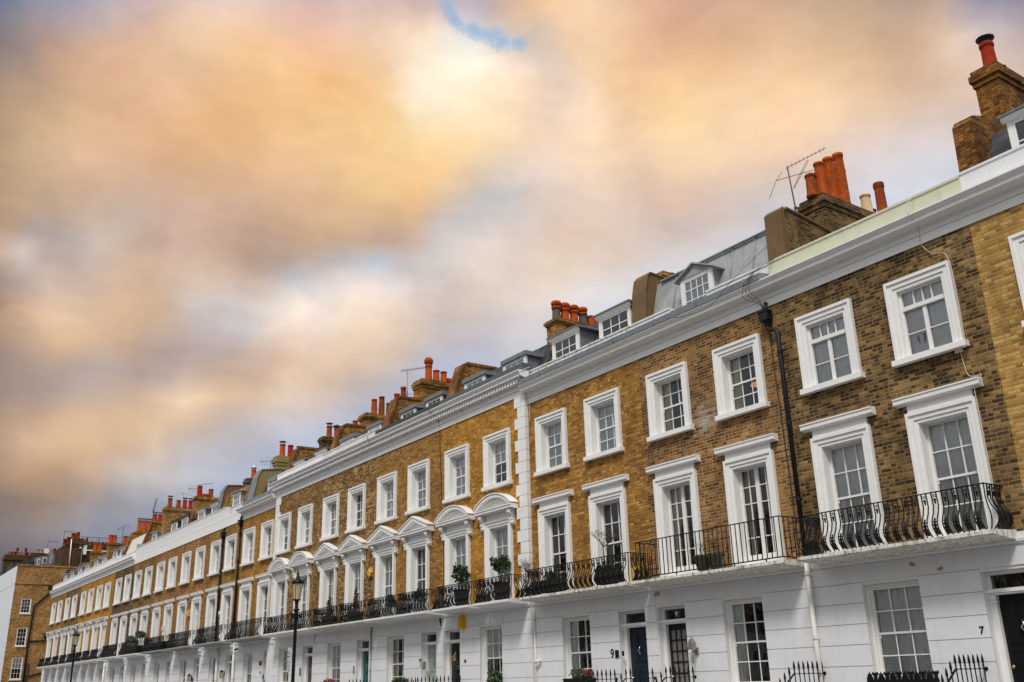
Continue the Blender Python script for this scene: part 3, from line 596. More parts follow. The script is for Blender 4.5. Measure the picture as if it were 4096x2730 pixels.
LINES = [3.39, 3.0, 2.605, 2.215, 1.815, 1.41, 1.0, .6, .2]
def ground_floor(H):
    root, org = H['root'], H['org']; xL, xR = H['xL'], H['xR']
    g = H['gw']; d = H['door']; ops = [(g[0], g[1], 1.5, 3.335), (d[0], d[1], .95, 3.335)]
    m = MB(); m.wall(xL, xR, -.2, 3.95, ops, 0, .3)
    for i, zt in enumerate(LINES[:-1]):
        zb = LINES[i+1]
        if i == 0: zt = 3.385
        segs = [(xL+.003, xR-.003)]
        for a, b, c, e in ops:
            if c < zt-.1 and e > zb+.1 or (c < zb+.2 and e > zt-.2):
                ns = []
                for p, q in segs:
                    if a < q and b > p: ns += [(p, a), (b, q)]
                    else: ns.append((p, q))
                segs = ns
        for p, q in segs:
            if q-p > .03: m.box(p, q, -.022, .004, zb+.007, zt-.007)
    # band above the openings, in wedge-shaped blocks where the house has them
    js = []
    if H.get('vous'):
        for a, b, _, _ in sorted(ops):
            c = (a+b)/2
            for k in range(5):
                f = -1+k*.5; js.append((c+f*(b-a)*.5, c+f*(b-a)*.78))
    js = [(xL+.003, xL+.003)] + js + [(xR-.003, xR-.003)]
    for (a0, a1), (b0, b1) in zip(js[:-1], js[1:]):
        m.py([(a0+.006, 3.395), (b0-.006, 3.395), (b1-.006, 3.735), (a1+.006, 3.735)], -.022, .004)
    m.px([(.01, 3.742), (-.045, 3.742), (-.045, 3.762), (-.07, 3.785), (-.07, 3.82), (.01, 3.832)], xL, xR)
    m.box(xL+.001, xR-.001, -.016, .01, 3.834, 3.948)
    m.build('ground_floor_wall', WH, root, org)
    # window
    hw = (g[1]-g[0])/2; c = (g[0]+g[1])/2
    w = MB(); w.box(-hw-.06, hw+.06, -.09, .26, 1.40, 1.499); w.box(-hw+.001, -hw+.05, .10, .30, 1.5, 3.33); w.box(hw-.05, hw-.001, .10, .30, 1.5, 3.33); w.box(-hw+.05, hw-.05, .10, .30, 3.28, 3.33)
    wo = w.build('window', SASH, root, (0, 0, 0), (c-H['hx'], 0, 0))
    dress(wo, round(hw-.05, 3), 1.5, 3.28, 'wide', .17, H['cg'])
    # door
    dx = (d[0]+d[1])/2; dh = (d[1]-d[0])/2; dm = H['dmat']
    fr = MB()
    for s in (-1, 1):
        a, b = sorted((s*(dh-.001), s*(dh-.12))); fr.box(a, b, .13, .29, .95, 2.93); a, b = sorted((s*(dh-.001), s*(dh-.07))); fr.box(a, b, .16, .29, 3.03, 3.33)
        a, b = sorted((s*(dh-.002), s*(dh-.135))); fr.box(a, b, .115, .25, 2.80, 2.83); fr.box(a, b, .11, .25, 2.86, 2.93)
    fr.box(-dh+.001, dh-.001, .09, .29, 2.93, 2.965); fr.box(-dh+.001, dh-.001, .06, .29, 2.967, 3.03); fr.box(-dh+.07, dh-.07, .165, .29, 3.275, 3.33)
    lw = dh-.12
    lf = MB(); lf.box(-lw, lw, .22, .27, .95, 2.93)
    gl = None
    if H.get('glazed'):
        gl = MB(); gl.box(-lw+.1, lw-.1, .2, .219, 1.55, 2.80)
        for k in range(4): x = -lw+.1+(2*lw-.2)*k/3; lf.box(x-.016, x+.016, .18, .218, 1.53, 2.82)
        for k in range(6): z = 1.55+1.25*k/5; lf.box(-lw+.085, lw-.085, .182, .217, z-.016, z+.016)
    else:
        for sx in (-1, 1):
            for (a, b) in ((1.12, 1.95), (2.08, 2.80)):
                x0, x1 = sorted((sx*.05, sx*(lw-.09)))
                lf.box(x0, x1, .208, .221, a, b); lf.box(x0+.035, x1-.035, .195, .209, a+.035, b-.035)
        lf.box(-lw+.01, lw-.01, .212, .221, 1.97, 2.06)
    do = lf.build('door', dm, root, (0, 0, 0), (dx-H['hx'], 0, 0))
    fr.build('door_frame', TRIM, do)
    f = MB(); f.quad((-dh+.07, .2, 3.03), (dh-.07, .2, 3.03), (dh-.07, .2, 3.275), (-dh+.07, .2, 3.275)); f.build('fanlight', GLASS, do)
    if gl: gl.build('door_pane', OBSC, do)
    hm = H.get('hard', BRASS)
    k = MB(); k.lathe([(0, 0), (.03, .0), (.032, .03), (.02, .045), (0, .05)], 0, 0, 10); k.v = [(x+H.get('kx', -lw+.07), .205-z, 1.72+y) for x, y, z in k.v]; k.build('door_knob', hm, do)
    k = MB(); k.box(-.12, .12, .195, .222, 1.52, 1.60); k.build('letter_plate', hm, do)
    if not gl and H['num'] not in (10,):
        k = MB(); k.tube([(0, .19, 2.48), (.03, .16, 2.42), (-.02, .155, 2.36), (.03, .17, 2.30), (0, .19, 2.26)], .016, 6); k.build('knocker', CHROME, do)
    st = MB()
    for k in range(5): st.box(dx-.62, dx+.62, -1.0-.28*(4-k) if k < 4 else -1.0, -.03, .19*k-.02+(.001*k), .19*(k+1)-.02)
    st.build('doorstep', STONE, root, org)

# balcony ironwork
BOFF = [(0, 0), (.07, .05), (.17, .105), (.28, .12), (.40, .085), (.54, .02), (.70, -.02), (.86, -.01), (1, 0)]
def boff(h):
    for (a, p), (b, q) in zip(BOFF[:-1], BOFF[1:]):
        if a <= h <= b: return p+(q-p)*(h-a)/(b-a)
    return 0
def bar_b(m, bx, by, ox, oy, z0, z1, r=.0125):
    m.tube([(bx+ox*o, by+oy*o, z0+(z1-z0)*h) for h, o in BOFF], r, 4)
def plate(m, bx, by, tx, ty, ox, oy, z0, z1, hs, t=.008):
    vs = []; fs = []
    for h, w in hs:
        o = boff(h); z = z0+(z1-z0)*h
        for s in (-1, 1):
            for q in (-1, 1): vs.append((bx+tx*w*s+ox*(o+q*t), by+ty*w*s+oy*(o+q*t), z))
    for i in range(len(hs)-1):
        b = i*4
        fs += [(b, b+2, b+6, b+4), (b+1, b+5, b+7, b+3), (b, b+4, b+5, b+1), (b+2, b+3, b+7, b+6)]
    m.add(vs, fs)
PALM = [(.03, .012), (.05, .045), (.09, .05), (.12, .03), (.14, .028), (.17, .05), (.185, .022), (.22, .024), (.25, .046), (.265, .018), (.30, .02), (.33, .04), (.345, .012), (.38, .02), (.41, .006)]
def unit(m, bx, by, tx, ty, ox, oy, z0, z1):
    for s in (-1, 1): bar_b(m, bx+tx*s*.05, by+ty*s*.05, ox, oy, z0, z1)
    plate(m, bx, by, tx, ty, ox, oy, z0, z1, PALM)
    H_ = z1-z0
    for s in (-1, 1):                                                     # pair of rings and a drop under the top rail
        c = (bx+tx*s*.024, by+ty*s*.024); pts = []
        for k in range(7): a = 2*math.pi*k/6; pts.append((c[0]+tx*.02*math.cos(a), c[1]+ty*.02*math.cos(a), z1-.055+.024*math.sin(a)))
        m.tube(pts, .007, 4)
    plate(m, bx, by, tx, ty, ox, oy, z0, z1, [(1-.20/H_, .004), (1-.165/H_, .017), (1-.14/H_, .012), (1-.125/H_, .03), (1-.10/H_, .012)])
def balcony(H, x0, x1, kind='bombe', ztop=4.72, out=.60, edge=None, ov=.11):
    root, org = H['root'], H['org']; edge = edge or WEA
    s = MB()
    s.px([(.0, 3.80), (-.10, 3.815), (-.62, 3.855), (-.735, 3.865), (-.75, 3.88), (-.75, 3.945), (0, 3.985)], x0-ov, x1+ov)
    so = s.build('balcony', edge, root, org)
    m = MB(); z0, z1 = 3.975, ztop
    L_ = x1-x0
    if kind == 'bombe':
        n = max(3, round((L_-.1)/.205))
        for k in range(n): unit(m, x0+.05+(L_-.1)*(k+.5)/n, -out, 1, 0, 0, -1, z0, z1)
        for s_, x in ((-1, x0), (1, x1)):
            for k in range(3): unit(m, x, -out+.10+(out-.12)*(k+.3)/3, 0, 1, s_, 0, z0, z1)
            bar_b(m, x, -out, s_*.7, -.7, z0, z1, .012)
    else:
        n = round(L_/.137)
        for k in range(n+1): x = x0+L_*k/n; m.tube([(x, -out, z0+.06), (x, -out, z1)], .0115, 6)
        for x in (x0, x1):
            for k in range(1, 4): m.tube([(x, -out+.15*k, z0+.06), (x, -out+.15*k, z1)], .0115, 6)
        m.box(x0-.012, x1+.012, -out-.014, -out+.014, z0+.035, z0+.059)
        for x in (x0, x1): m.box(x-.012, x+.012, -out+.015, 0, z0+.036, z0+.058)
        for k in range(5): x = x0+L_*(k+.5)/5; m.box(x-.012, x+.012, -out-.01, -out+.01, z0-.03, z0+.035)
    m.box(x0-.02, x1+.02, -out-.02, -out+.02, z1, z1+.018)
    for x in (x0, x1): m.box(x-.02, x+.02, -out+.021, 0.0, z1+.001, z1+.017)
    m.build('railing', IRON, so, org)

# ------------------------------------------------------------------ roofs
def strip(path, th):
    up = []
    for i, p in enumerate(path):
        a = path[max(i-1, 0)]; b = path[min(i+1, len(path)-1)]
        dx, dz = b[0]-a[0], b[1]-a[1]; l = math.hypot(dx, dz); up.append((p[0]-dz/l*th, p[1]+dx/l*th))
    return path + up[::-1]
def party(H, xr, w=.46, mat=None, path=None, cope=None, cmat=None):
    """upstand of the party wall above the roof; xr = its right face"""
    root, org = H['root'], H['org']; mat = mat or H['brick']
    path = path or [(.42, 11.1), (.88, 12.58), (1.0, 12.64), (2.3, 12.66)]
    m = MB(); m.px([(path[0][0], 10.4)] + path + [(path[-1][0]+3.5, path[-1][1]), (path[-1][0]+3.5, 10.4)], xr-w, xr)
    o = m.build('party_wall', mat, root, org)
    if cope:
        c = MB(); c.px(strip(path, cope), xr-w-.03, xr+.04); c.build('coping', cmat or mat, o, org)
    return o
def chimney(H, x0, x1, y0, y1, z0, z1, mat, cap=.28):
    root, org = H['root'], H['org']; m = MB(); zc = z1-cap
    m.box(x0, x1, y0, y1, z0, zc)
    m.box(x0-.035, x1+.035, y0-.035, y1+.035, zc, zc+cap*.32); m.box(x0-.075, x1+.075, y0-.075, y1+.075, zc+cap*.32, zc+cap*.72); m.box(x0-.03, x1+.03, y0-.03, y1+.03, zc+cap*.72, z1)
    m.lathe([(.33, z1-.001), (.2, z1+.05)], (x0+x1)/2, y0+.35, 8)
    return m.build('chimney', mat, root, org)
def pot(H, ch, x, y, z0, z1, r=.13, mat=None, kind='plain'):
    org = H['org']; m = MB(); h = z1-z0; mat = mat or TER
    if kind == 'tall': pr = [(r*1.05, 0), (r*1.08, .06), (r*.98, .09), (r*1.02, h*.35), (r*.92, h*.8), (r*.86, h*.93), (r*.98, h*.94), (r*1.0, h), (r*.8, h), (r*.78, h-.15)]
    else: pr = [(r*1.15, 0), (r*1.15, .05), (r*1.02, .08), (r*.9, h*.82), (r*.88, h*.86), (r*1.02, h*.88), (r*1.04, h*.97), (r*.98, h), (r*.8, h), (r*.78, h-.12)]
    m.lathe(pr, x, y, 14, z0)
    o = m.build('chimney_pot', mat, ch, org)
    if kind == 'cowl' or kind == 'flatcap':
        c = MB(); zz = z1
        for k in range(8): a = 2*math.pi*k/8; c.tube([(x+.8*r*math.cos(a), y+.8*r*math.sin(a), zz-.02), (x+.8*r*math.cos(a), y+.8*r*math.sin(a), zz+.13)], .008, 4)
        c.lathe([(r*.98, 0), (r*1.0, .04)], x, y, 12, zz-.03)
        c.lathe([(r*1.3, .0), (r*1.32, .015), (r*.9, .04), (.01, .06)], x, y, 14, zz+.13)
        c.build('cowl', DMET if kind == 'flatcap' else METAL, o, org)
    elif kind == 'redcap':
        c = MB(); c.lathe([(r*1.12, 0), (r*1.14, .05), (r*.95, .06)], x, y, 14, z1-.01); c.lathe([(r*1.05, 0), (r*1.18, .03), (r*1.18, .10), (r*.9, .14)], x, y, 14, z1+.10)
        for k in range(6): a = 2*math.pi*k/6; c.tube([(x+r*math.cos(a), y+r*math.sin(a), z1+.04), (x+r*math.cos(a), y+r*math.sin(a), z1+.11)], .012, 4)
        c.build('cowl', TER, o, org)
    elif kind == 'ball':
        c = MB(); c.lathe([(r*.75, -.02), (r*.95, .03)] + [(r*1.22*math.sin(a), .17-r*1.25*math.cos(a)) for a in [math.pi*(.18+.78*k/9) for k in range(10)]], x, y, 16, z1)
        c.build('cowl', TER, o, org)
        c = MB()
        for k in range(10):
            a0 = 2*math.pi*k/10
            c.tube([(x+r*1.235*math.sin(b)*math.cos(a0+b*.5), y+r*1.235*math.sin(b)*math.sin(a0+b*.5), z1+.17-r*1.26*math.cos(b)) for b in [math.pi*(.25+.6*j/6) for j in range(7)]], .012, 4)
        c.lathe([(r*1.0, -.07), (r*1.04, -.05), (r*1.0, -.03)], x, y, 14, z1)
        c.build('cowl_vane', TERB, o, org)
    elif kind == 'spin':
        c = MB(); c.lathe([(r*.75, -.02), (r*.8, .03)] + [(r*1.15*math.sin(a), .14-r*1.15*math.cos(a)) for a in [math.pi*(.2+.75*k/8) for k in range(9)]], x, y, 14, z1); c.build('cowl', METAL, o, org)
    elif kind == 'cone':
        c = MB(); c.lathe([(r*.9, -.02), (r*.9, .08)], x, y, 12, z1); c.lathe([(r*1.6, .08), (r*1.62, .1), (r*.5, .19), (.01, .21)], x, y, 14, z1); c.build('cowl', DMET, o, org)
    elif kind == 'hoodpot':
        c = MB(); c.tube([(x, y-.28, z1), (x, y+.28, z1)], r*1.15, 12); c.build('cowl', TERR, o, org)
    return o
def roof(H, mat, path=None):
    m = MB(); xL, xR = H['xL'], H['xR']
    path = path or [(.52, 10.6), (1.32, 12.15), (4.5, 12.45), (9, 10.6)]
    m.px([(.0, 10.35), (.0, 10.42), (.50, 10.42)] + path + [(9, 10.35)], xL+.002, xR-.002)
    return m.build('roof', mat, H['root'], H['org'])
def dormer(H, c, w, z0=10.5, z1=11.72, y0=.4, style='lead', win=(3, 2), blind=False, deep=1.3):
    root, org = H['root'], H['org']; hw = w/2; lead = LEADL if style in ('leadpale',) else LEAD
    m = MB(); m.box(c-hw+.03, c+hw-.03, y0+.06, y0+deep, z0, z1)
    if style == 'pediment':
        m.py([(c-hw-.08, z1), (c, z1+.30), (c+hw+.08, z1)], y0-.02, y0+deep); m.py([(c-hw-.14, z1-.02), (c-hw-.14, z1+.015), (c, z1+.345), (c+hw+.14, z1+.015), (c+hw+.14, z1-.02), (c, z1+.303)], y0-.1, y0+deep)
    elif style == 'block':
        m.box(c-hw-.06, c+hw+.06, y0-.05, y0+deep, z1+.0, z1+.14); m.box(c-hw-.02, c+hw+.02, y0-.02, y0+deep, z1-.02, z1)
    else:
        m.px([(y0-.14, z1+.0), (y0-.14, z1+.035), (y0+deep, z1+.10), (y0+deep, z1)], c-hw-.11, c+hw+.11)
    d = m.build('dormer', LEADL if style == 'pediment' else lead, root, org)
    f = MB(); b = .10 if w > 1.1 else .075; zt = z1-.13 if style not in ('pediment', 'block') else z1-.05; zb = z0+.15
    f.box(c-hw, c-hw+b, y0, y0+.07, z0, z1-.001); f.box(c+hw-b, c+hw, y0, y0+.07, z0, z1-.001); f.box(c-hw+b, c+hw-b, y0, y0+.07, zt, z1-.001); f.box(c-hw+b, c+hw-b, y0, y0+.07, z0, zb)
    if style in ('cornice', 'white'):
        f.px([(y0, z1-.11), (y0-.04, z1-.10), (y0-.10, z1-.04), (y0-.10, z1-.002), (y0, z1-.002)], c-hw-.06, c+hw+.06)
    i0, i1 = c-hw+b+.045, c+hw-b-.045
    f.box(i0-.043, i0, y0+.012, y0+.055, zb+.002, zt-.002); f.box(i1, i1+.043, y0+.012, y0+.055, zb+.002, zt-.002); f.box(i0, i1, y0+.013, y0+.055, zt-.045, zt-.001); f.box(i0, i1, y0+.013, y0+.055, zb+.001, zb+.05)
    for k in range(1, win[0]): x = i0+(i1-i0)*k/win[0]; f.box(x-.011, x+.011, y0+.022, y0+.048, zb+.05, zt-.045)
    for k in range(1, win[1]): z = zb+(zt-zb)*k/win[1]; f.box(i0, i1, y0+.02, y0+.05, z-.012, z+.012)
    f.build('dormer_frame', SASH, d, org)
    g = MB(); g.quad((i0, y0+.04, zb+.03), (i1, y0+.04, zb+.03), (i1, y0+.04, zt-.03), (i0, y0+.04, zt-.03)); g.build('pane', GLASS, d, org)
    g = MB(); g.box(i0, i1, y0+.051, y0+.058, zb+.04, zt-.04); g.build('blind' if blind else 'backing', BLIND if blind else CANDLE, d, org)
    return d
def cornice(H):
    root, org = H['root'], H['org']; xL, xR = H['xL'], H['xR']; k = H['cor']; m = MB(); e0, e1 = H.get('cx', (xL, xR))
    if k == 'full':
        m.box(xL, xR, -.03, .01, 9.80, 9.975); m.box(xL, xR, -.045, .01, 9.985, 10.105); m.box(xL, xR, -.012, .01, 9.97, 9.99)
        m.px([(.01, 10.10), (-.07, 10.11), (-.085, 10.14), (-.20, 10.168), (-.30, 10.174), (-.30, 10.25), (-.325, 10.26), (-.37, 10.31), (-.385, 10.316), (-.385, 10.345), (.01, 10.37)], xL, xR)
    elif k == 'dentil':
        m.box(xL, xR, -.03, .01, 10.11, 10.285); m.box(xL, xR, -.05, .01, 10.297, 10.445); m.box(xL, xR, -.012, .01, 10.28, 10.30)
        m.box(xL, xR, -.06, .01, 10.446, 10.60)
        n = round((xR-xL)/.155)
        for i in range(n):
            a = xL+(xR-xL)*i/n; m.box(a+.035, a+.125, -.25, -.055, 10.47, 10.597)
        m.px([(.01, 10.601), (-.20, 10.602), (-.215, 10.62), (-.32, 10.635), (-.32, 10.70), (-.345, 10.715), (-.39, 10.77), (-.40, 10.785), (-.40, 10.81), (.01, 10.84)], e0, e1)
    elif k == 'plain':
        m.box(xL, xR, -.035, .01, 9.80, 10.235); m.box(xL, xR, -.02, .01, 10.22, 10.26); m.box(xL, xR, -.035, .2, 10.25, 10.44)
    elif k == 'late':
        m.box(xL, xR, -.03, .01, 9.80, 9.90); m.box(xL, xR, -.05, .01, 9.91, 10.06)
        m.px([(.01, 10.05), (-.07, 10.06), (-.10, 10.12), (-.22, 10.16), (-.22, 10.22), (-.28, 10.30), (-.29, 10.36), (.01, 10.41)], xL, xR)
    m.build('cornice', TRIM, root, org)
    for i, (a, b, z0, z1, mat, y0) in enumerate(H['par']):
        p = MB(); p.box(a, b, y0, .24, z0, z1)
        if mat in (WH, PEEL, CREAM, GREYW): p.box(a+.002, b-.002, y0-.025, .262, z1, z1+.045)
        p.build('parapet', mat, root, org)
    if H.get('flash'):
        f = MB(); f.px([(-.02, 10.372), (-.392, 10.348), (-.405, 10.352), (-.405, 10.505), (-.37, 10.525), (-.06, 10.57), (-.02, 10.57)], xL+.001, xR-.001)
        n = 3
        for i in range(n): x = xL+(xR-xL)*(i+.7)/n; f.tube([(x, -.40, 10.36), (x, -.405, 10.51), (x, -.06, 10.58)], .016, 6)
        f.build('lead_flashing', LEAD, root, org)

# ------------------------------------------------------------------ setting
def ground():
    m = MB(); m.quad((-600, -600, -.16), (600, -600, -.16), (600, 600, -.16), (-600, 600, -.16)); tag(m.build('ground', paint('ground_soil', (.12, .11, .09), .9, .2, .5)), kind='structure')
    m = MB(); m.quad((-250, -19.5, -.12), (120, -19.5, -.12), (120, -4.2, -.12), (-250, -4.2, -.12)); tag(m.build('road', paint('asphalt', (.055, .055, .058), .85, .2, 4)), kind='structure')
    m = MB(); m.box(-104, 120, -4.2, .4, -.3, 0.0); tag(m.build('pavement', paint('paving', (.30, .29, .27), .85, .15, 2)), kind='structure')
    m = MB(); m.box(-250, 120, -24, -19.5, -.3, 0.0); tag(m.build('pavement', paint('paving_opposite', (.30, .29, .27), .85, .15, 2)), kind='structure')
ground()
def opposite():
    t = thing('opposite_terrace', 'brick and stucco terrace across the street, standing behind the photographer', 'houses', (0, -24.6, 0))
    ops = []; x = -150.0; i = 0
    while x < 60:
        for c in (1.25, 3.65): ops += [(x+c-.5, x+c+.5, 7.6, 9.0), (x+c-.5, x+c+.5, 4.0, 6.2)]
        ops += [(x+.7, x+1.8, 1.5, 3.3), (x+3.2, x+4.2, .95, 3.3)]; x += 5.0
    for nme, z0, z1, mt in (('ground_floor_wall', -.2, 3.9, WH), ('brick_wall', 3.9, 10.6, paint('opposite_brick', (.24, .15, .07), .9, .2, 2))):
        m = MB(); m.wall(-150, 60, z0, z1, [o for o in ops if z0 < o[2] < z1], 0, .3); m.v = [(a, -b, c) for a, b, c in m.v]; m.build(nme, mt, t)
    m = MB()
    for a, b, c, d in ops:
        if c > 3.9: m.box(a-.2, a, 0, .06, c, d+.2); m.box(b, b+.2, 0, .06, c, d+.2); m.box(a, b, 0, .06, d, d+.2)
    m.box(-150, 60, 0, .35, 10.1, 10.9); m.build('cornice', TRIM, t)
    m = MB(); m.box(-150, 60, -8, -.32, -.2, 10.6); m.build('interior_wall', CANDLE, t)
opposite()

# ------------------------------------------------------------------ the terrace
B = {}
B[6] = brick('brick_pale_yellow', [(.05, (120, 84, 40)), (.25, (158, 112, 50)), (.6, (186, 138, 64)), (.93, (206, 166, 92)), (1, (120, 60, 36))], (168, 132, 78), stain=.3)
B[7] = brick('brick_sooty_brown', [(.0, (30, 25, 20)), (.25, (66, 52, 36)), (.55, (108, 84, 54)), (.85, (148, 116, 72)), (1, (180, 146, 94))], (142, 114, 70), joint=.009, stain=.5, TINT=(.96, 1.0, 1.08))
B[8] = brick('brick_brown', [(.0, (56, 40, 28)), (.3, (100, 70, 44)), (.65, (138, 98, 58)), (1, (170, 126, 78))], (160, 130, 86), joint=.009, stain=.42, TINT=(.95, 1.0, 1.06), patch=((-15.95, 0, 7.72), .42))
B[9] = brick('brick_ochre_worn', [(.0, (96, 62, 30)), (.3, (146, 96, 38)), (.65, (172, 118, 48)), (.9, (192, 144, 70)), (1, (116, 60, 34))], (140, 102, 52), stain=.3)
B[10] = brick('brick_bright_ochre', [(.0, (120, 72, 30)), (.3, (164, 108, 36)), (.65, (186, 130, 42)), (.92, (204, 154, 70)), (1, (214, 174, 100))], (150, 104, 50), stain=.22)
B[11] = brick('brick_warm_ochre', [(.0, (100, 68, 34)), (.35, (150, 106, 48)), (.7, (172, 126, 58)), (1, (190, 146, 76))], (122, 76, 40), joint=.011, stain=.25)
B[12] = brick('brick_mixed_buff', [(.0, (66, 46, 28)), (.22, (110, 76, 42)), (.55, (150, 110, 58)), (.85, (186, 146, 84)), (1, (204, 168, 106))], (110, 80, 46), stain=.35)
B[13] = brick('brick_mixed_brown', [(.0, (60, 40, 24)), (.3, (108, 72, 36)), (.65, (150, 106, 54)), (1, (180, 136, 76))], (150, 116, 68), stain=.35)
B[14] = brick('brick_golden', [(.0, (112, 72, 30)), (.4, (158, 106, 40)), (.75, (176, 124, 50)), (1, (192, 144, 74))], (138, 96, 46), stain=.3)
B[15] = brick('brick_honey', [(.0, (98, 66, 30)), (.4, (146, 100, 42)), (.75, (168, 120, 52)), (1, (186, 142, 76))], (132, 96, 50), stain=.35)
B[16] = brick('brick_tan', [(.0, (104, 68, 34)), (.4, (150, 100, 48)), (.75, (166, 116, 58)), (1, (182, 134, 74))], (134, 94, 52), stain=.35)
B[18] = brick('brick_olive_brown', [(.0, (80, 56, 26)), (.4, (128, 90, 40)), (.75, (150, 110, 52)), (1, (172, 132, 70))], (120, 88, 46), stain=.5)
B[19] = brick('brick_dark_brown', [(.0, (52, 38, 22)), (.4, (92, 66, 34)), (.75, (116, 86, 46)), (1, (140, 106, 60))], (100, 74, 42), stain=.35)
B[20] = brick('brick_yellow', [(.0, (128, 82, 26)), (.4, (166, 112, 32)), (.75, (180, 126, 40)), (1, (192, 142, 60))], (148, 100, 40), stain=.25)
B[22] = brick('brick_drab', [(.0, (70, 50, 26)), (.4, (108, 78, 38)), (.75, (134, 98, 50)), (1, (154, 118, 66))], (104, 76, 42), stain=.3)
B[23] = brick('brick_muted_ochre', [(.0, (110, 72, 28)), (.4, (146, 98, 38)), (.75, (160, 112, 46)), (1, (174, 130, 64))], (126, 88, 42), stain=.3)
BST = brick('stack_yellow_brick', [(.0, (70, 46, 22)), (.35, (128, 84, 32)), (.7, (166, 114, 44)), (1, (190, 140, 66))], (128, 92, 50), stain=.5)
BSD = brick('stack_dark_brick', [(.0, (28, 22, 18)), (.35, (66, 48, 28)), (.7, (112, 82, 42)), (1, (150, 114, 60))], (120, 92, 54), joint=.012, stain=.5)
BSR = brick('coping_brick', [(.0, (70, 40, 20)), (.4, (124, 74, 34)), (.8, (160, 104, 48)), (1, (176, 124, 64))], (100, 66, 36), w=.075, h=.2, stain=.45)
BFD = brick('far_dark_brick', [(.0, (40, 28, 18)), (.5, (84, 58, 30)), (1, (116, 84, 44))], (70, 52, 32), stain=.4)
BFE = brick('end_house_brick', [(.0, (96, 64, 34)), (.35, (150, 104, 54)), (.7, (176, 126, 66)), (1, (206, 160, 96))], (140, 102, 58), stain=.35)
D_BLACK = flat('black_door_paint', (.008, .008, .010), .3); D_NAVY = flat('navy_door_paint', (.013, .021, .036), .35); D_INK = flat('ink_door_paint', (.014, .016, .024), .3)
D_SAGE = flat('sage_door_paint', (.34, .40, .36), .4); D_TEAL = flat('teal_door_paint', (.0, .115, .09), .3); D_GREY = flat('grey_door_paint', (.075, .07, .07), .4); D_BLUE = flat('blue_door_paint', (.01, .02, .13), .35)

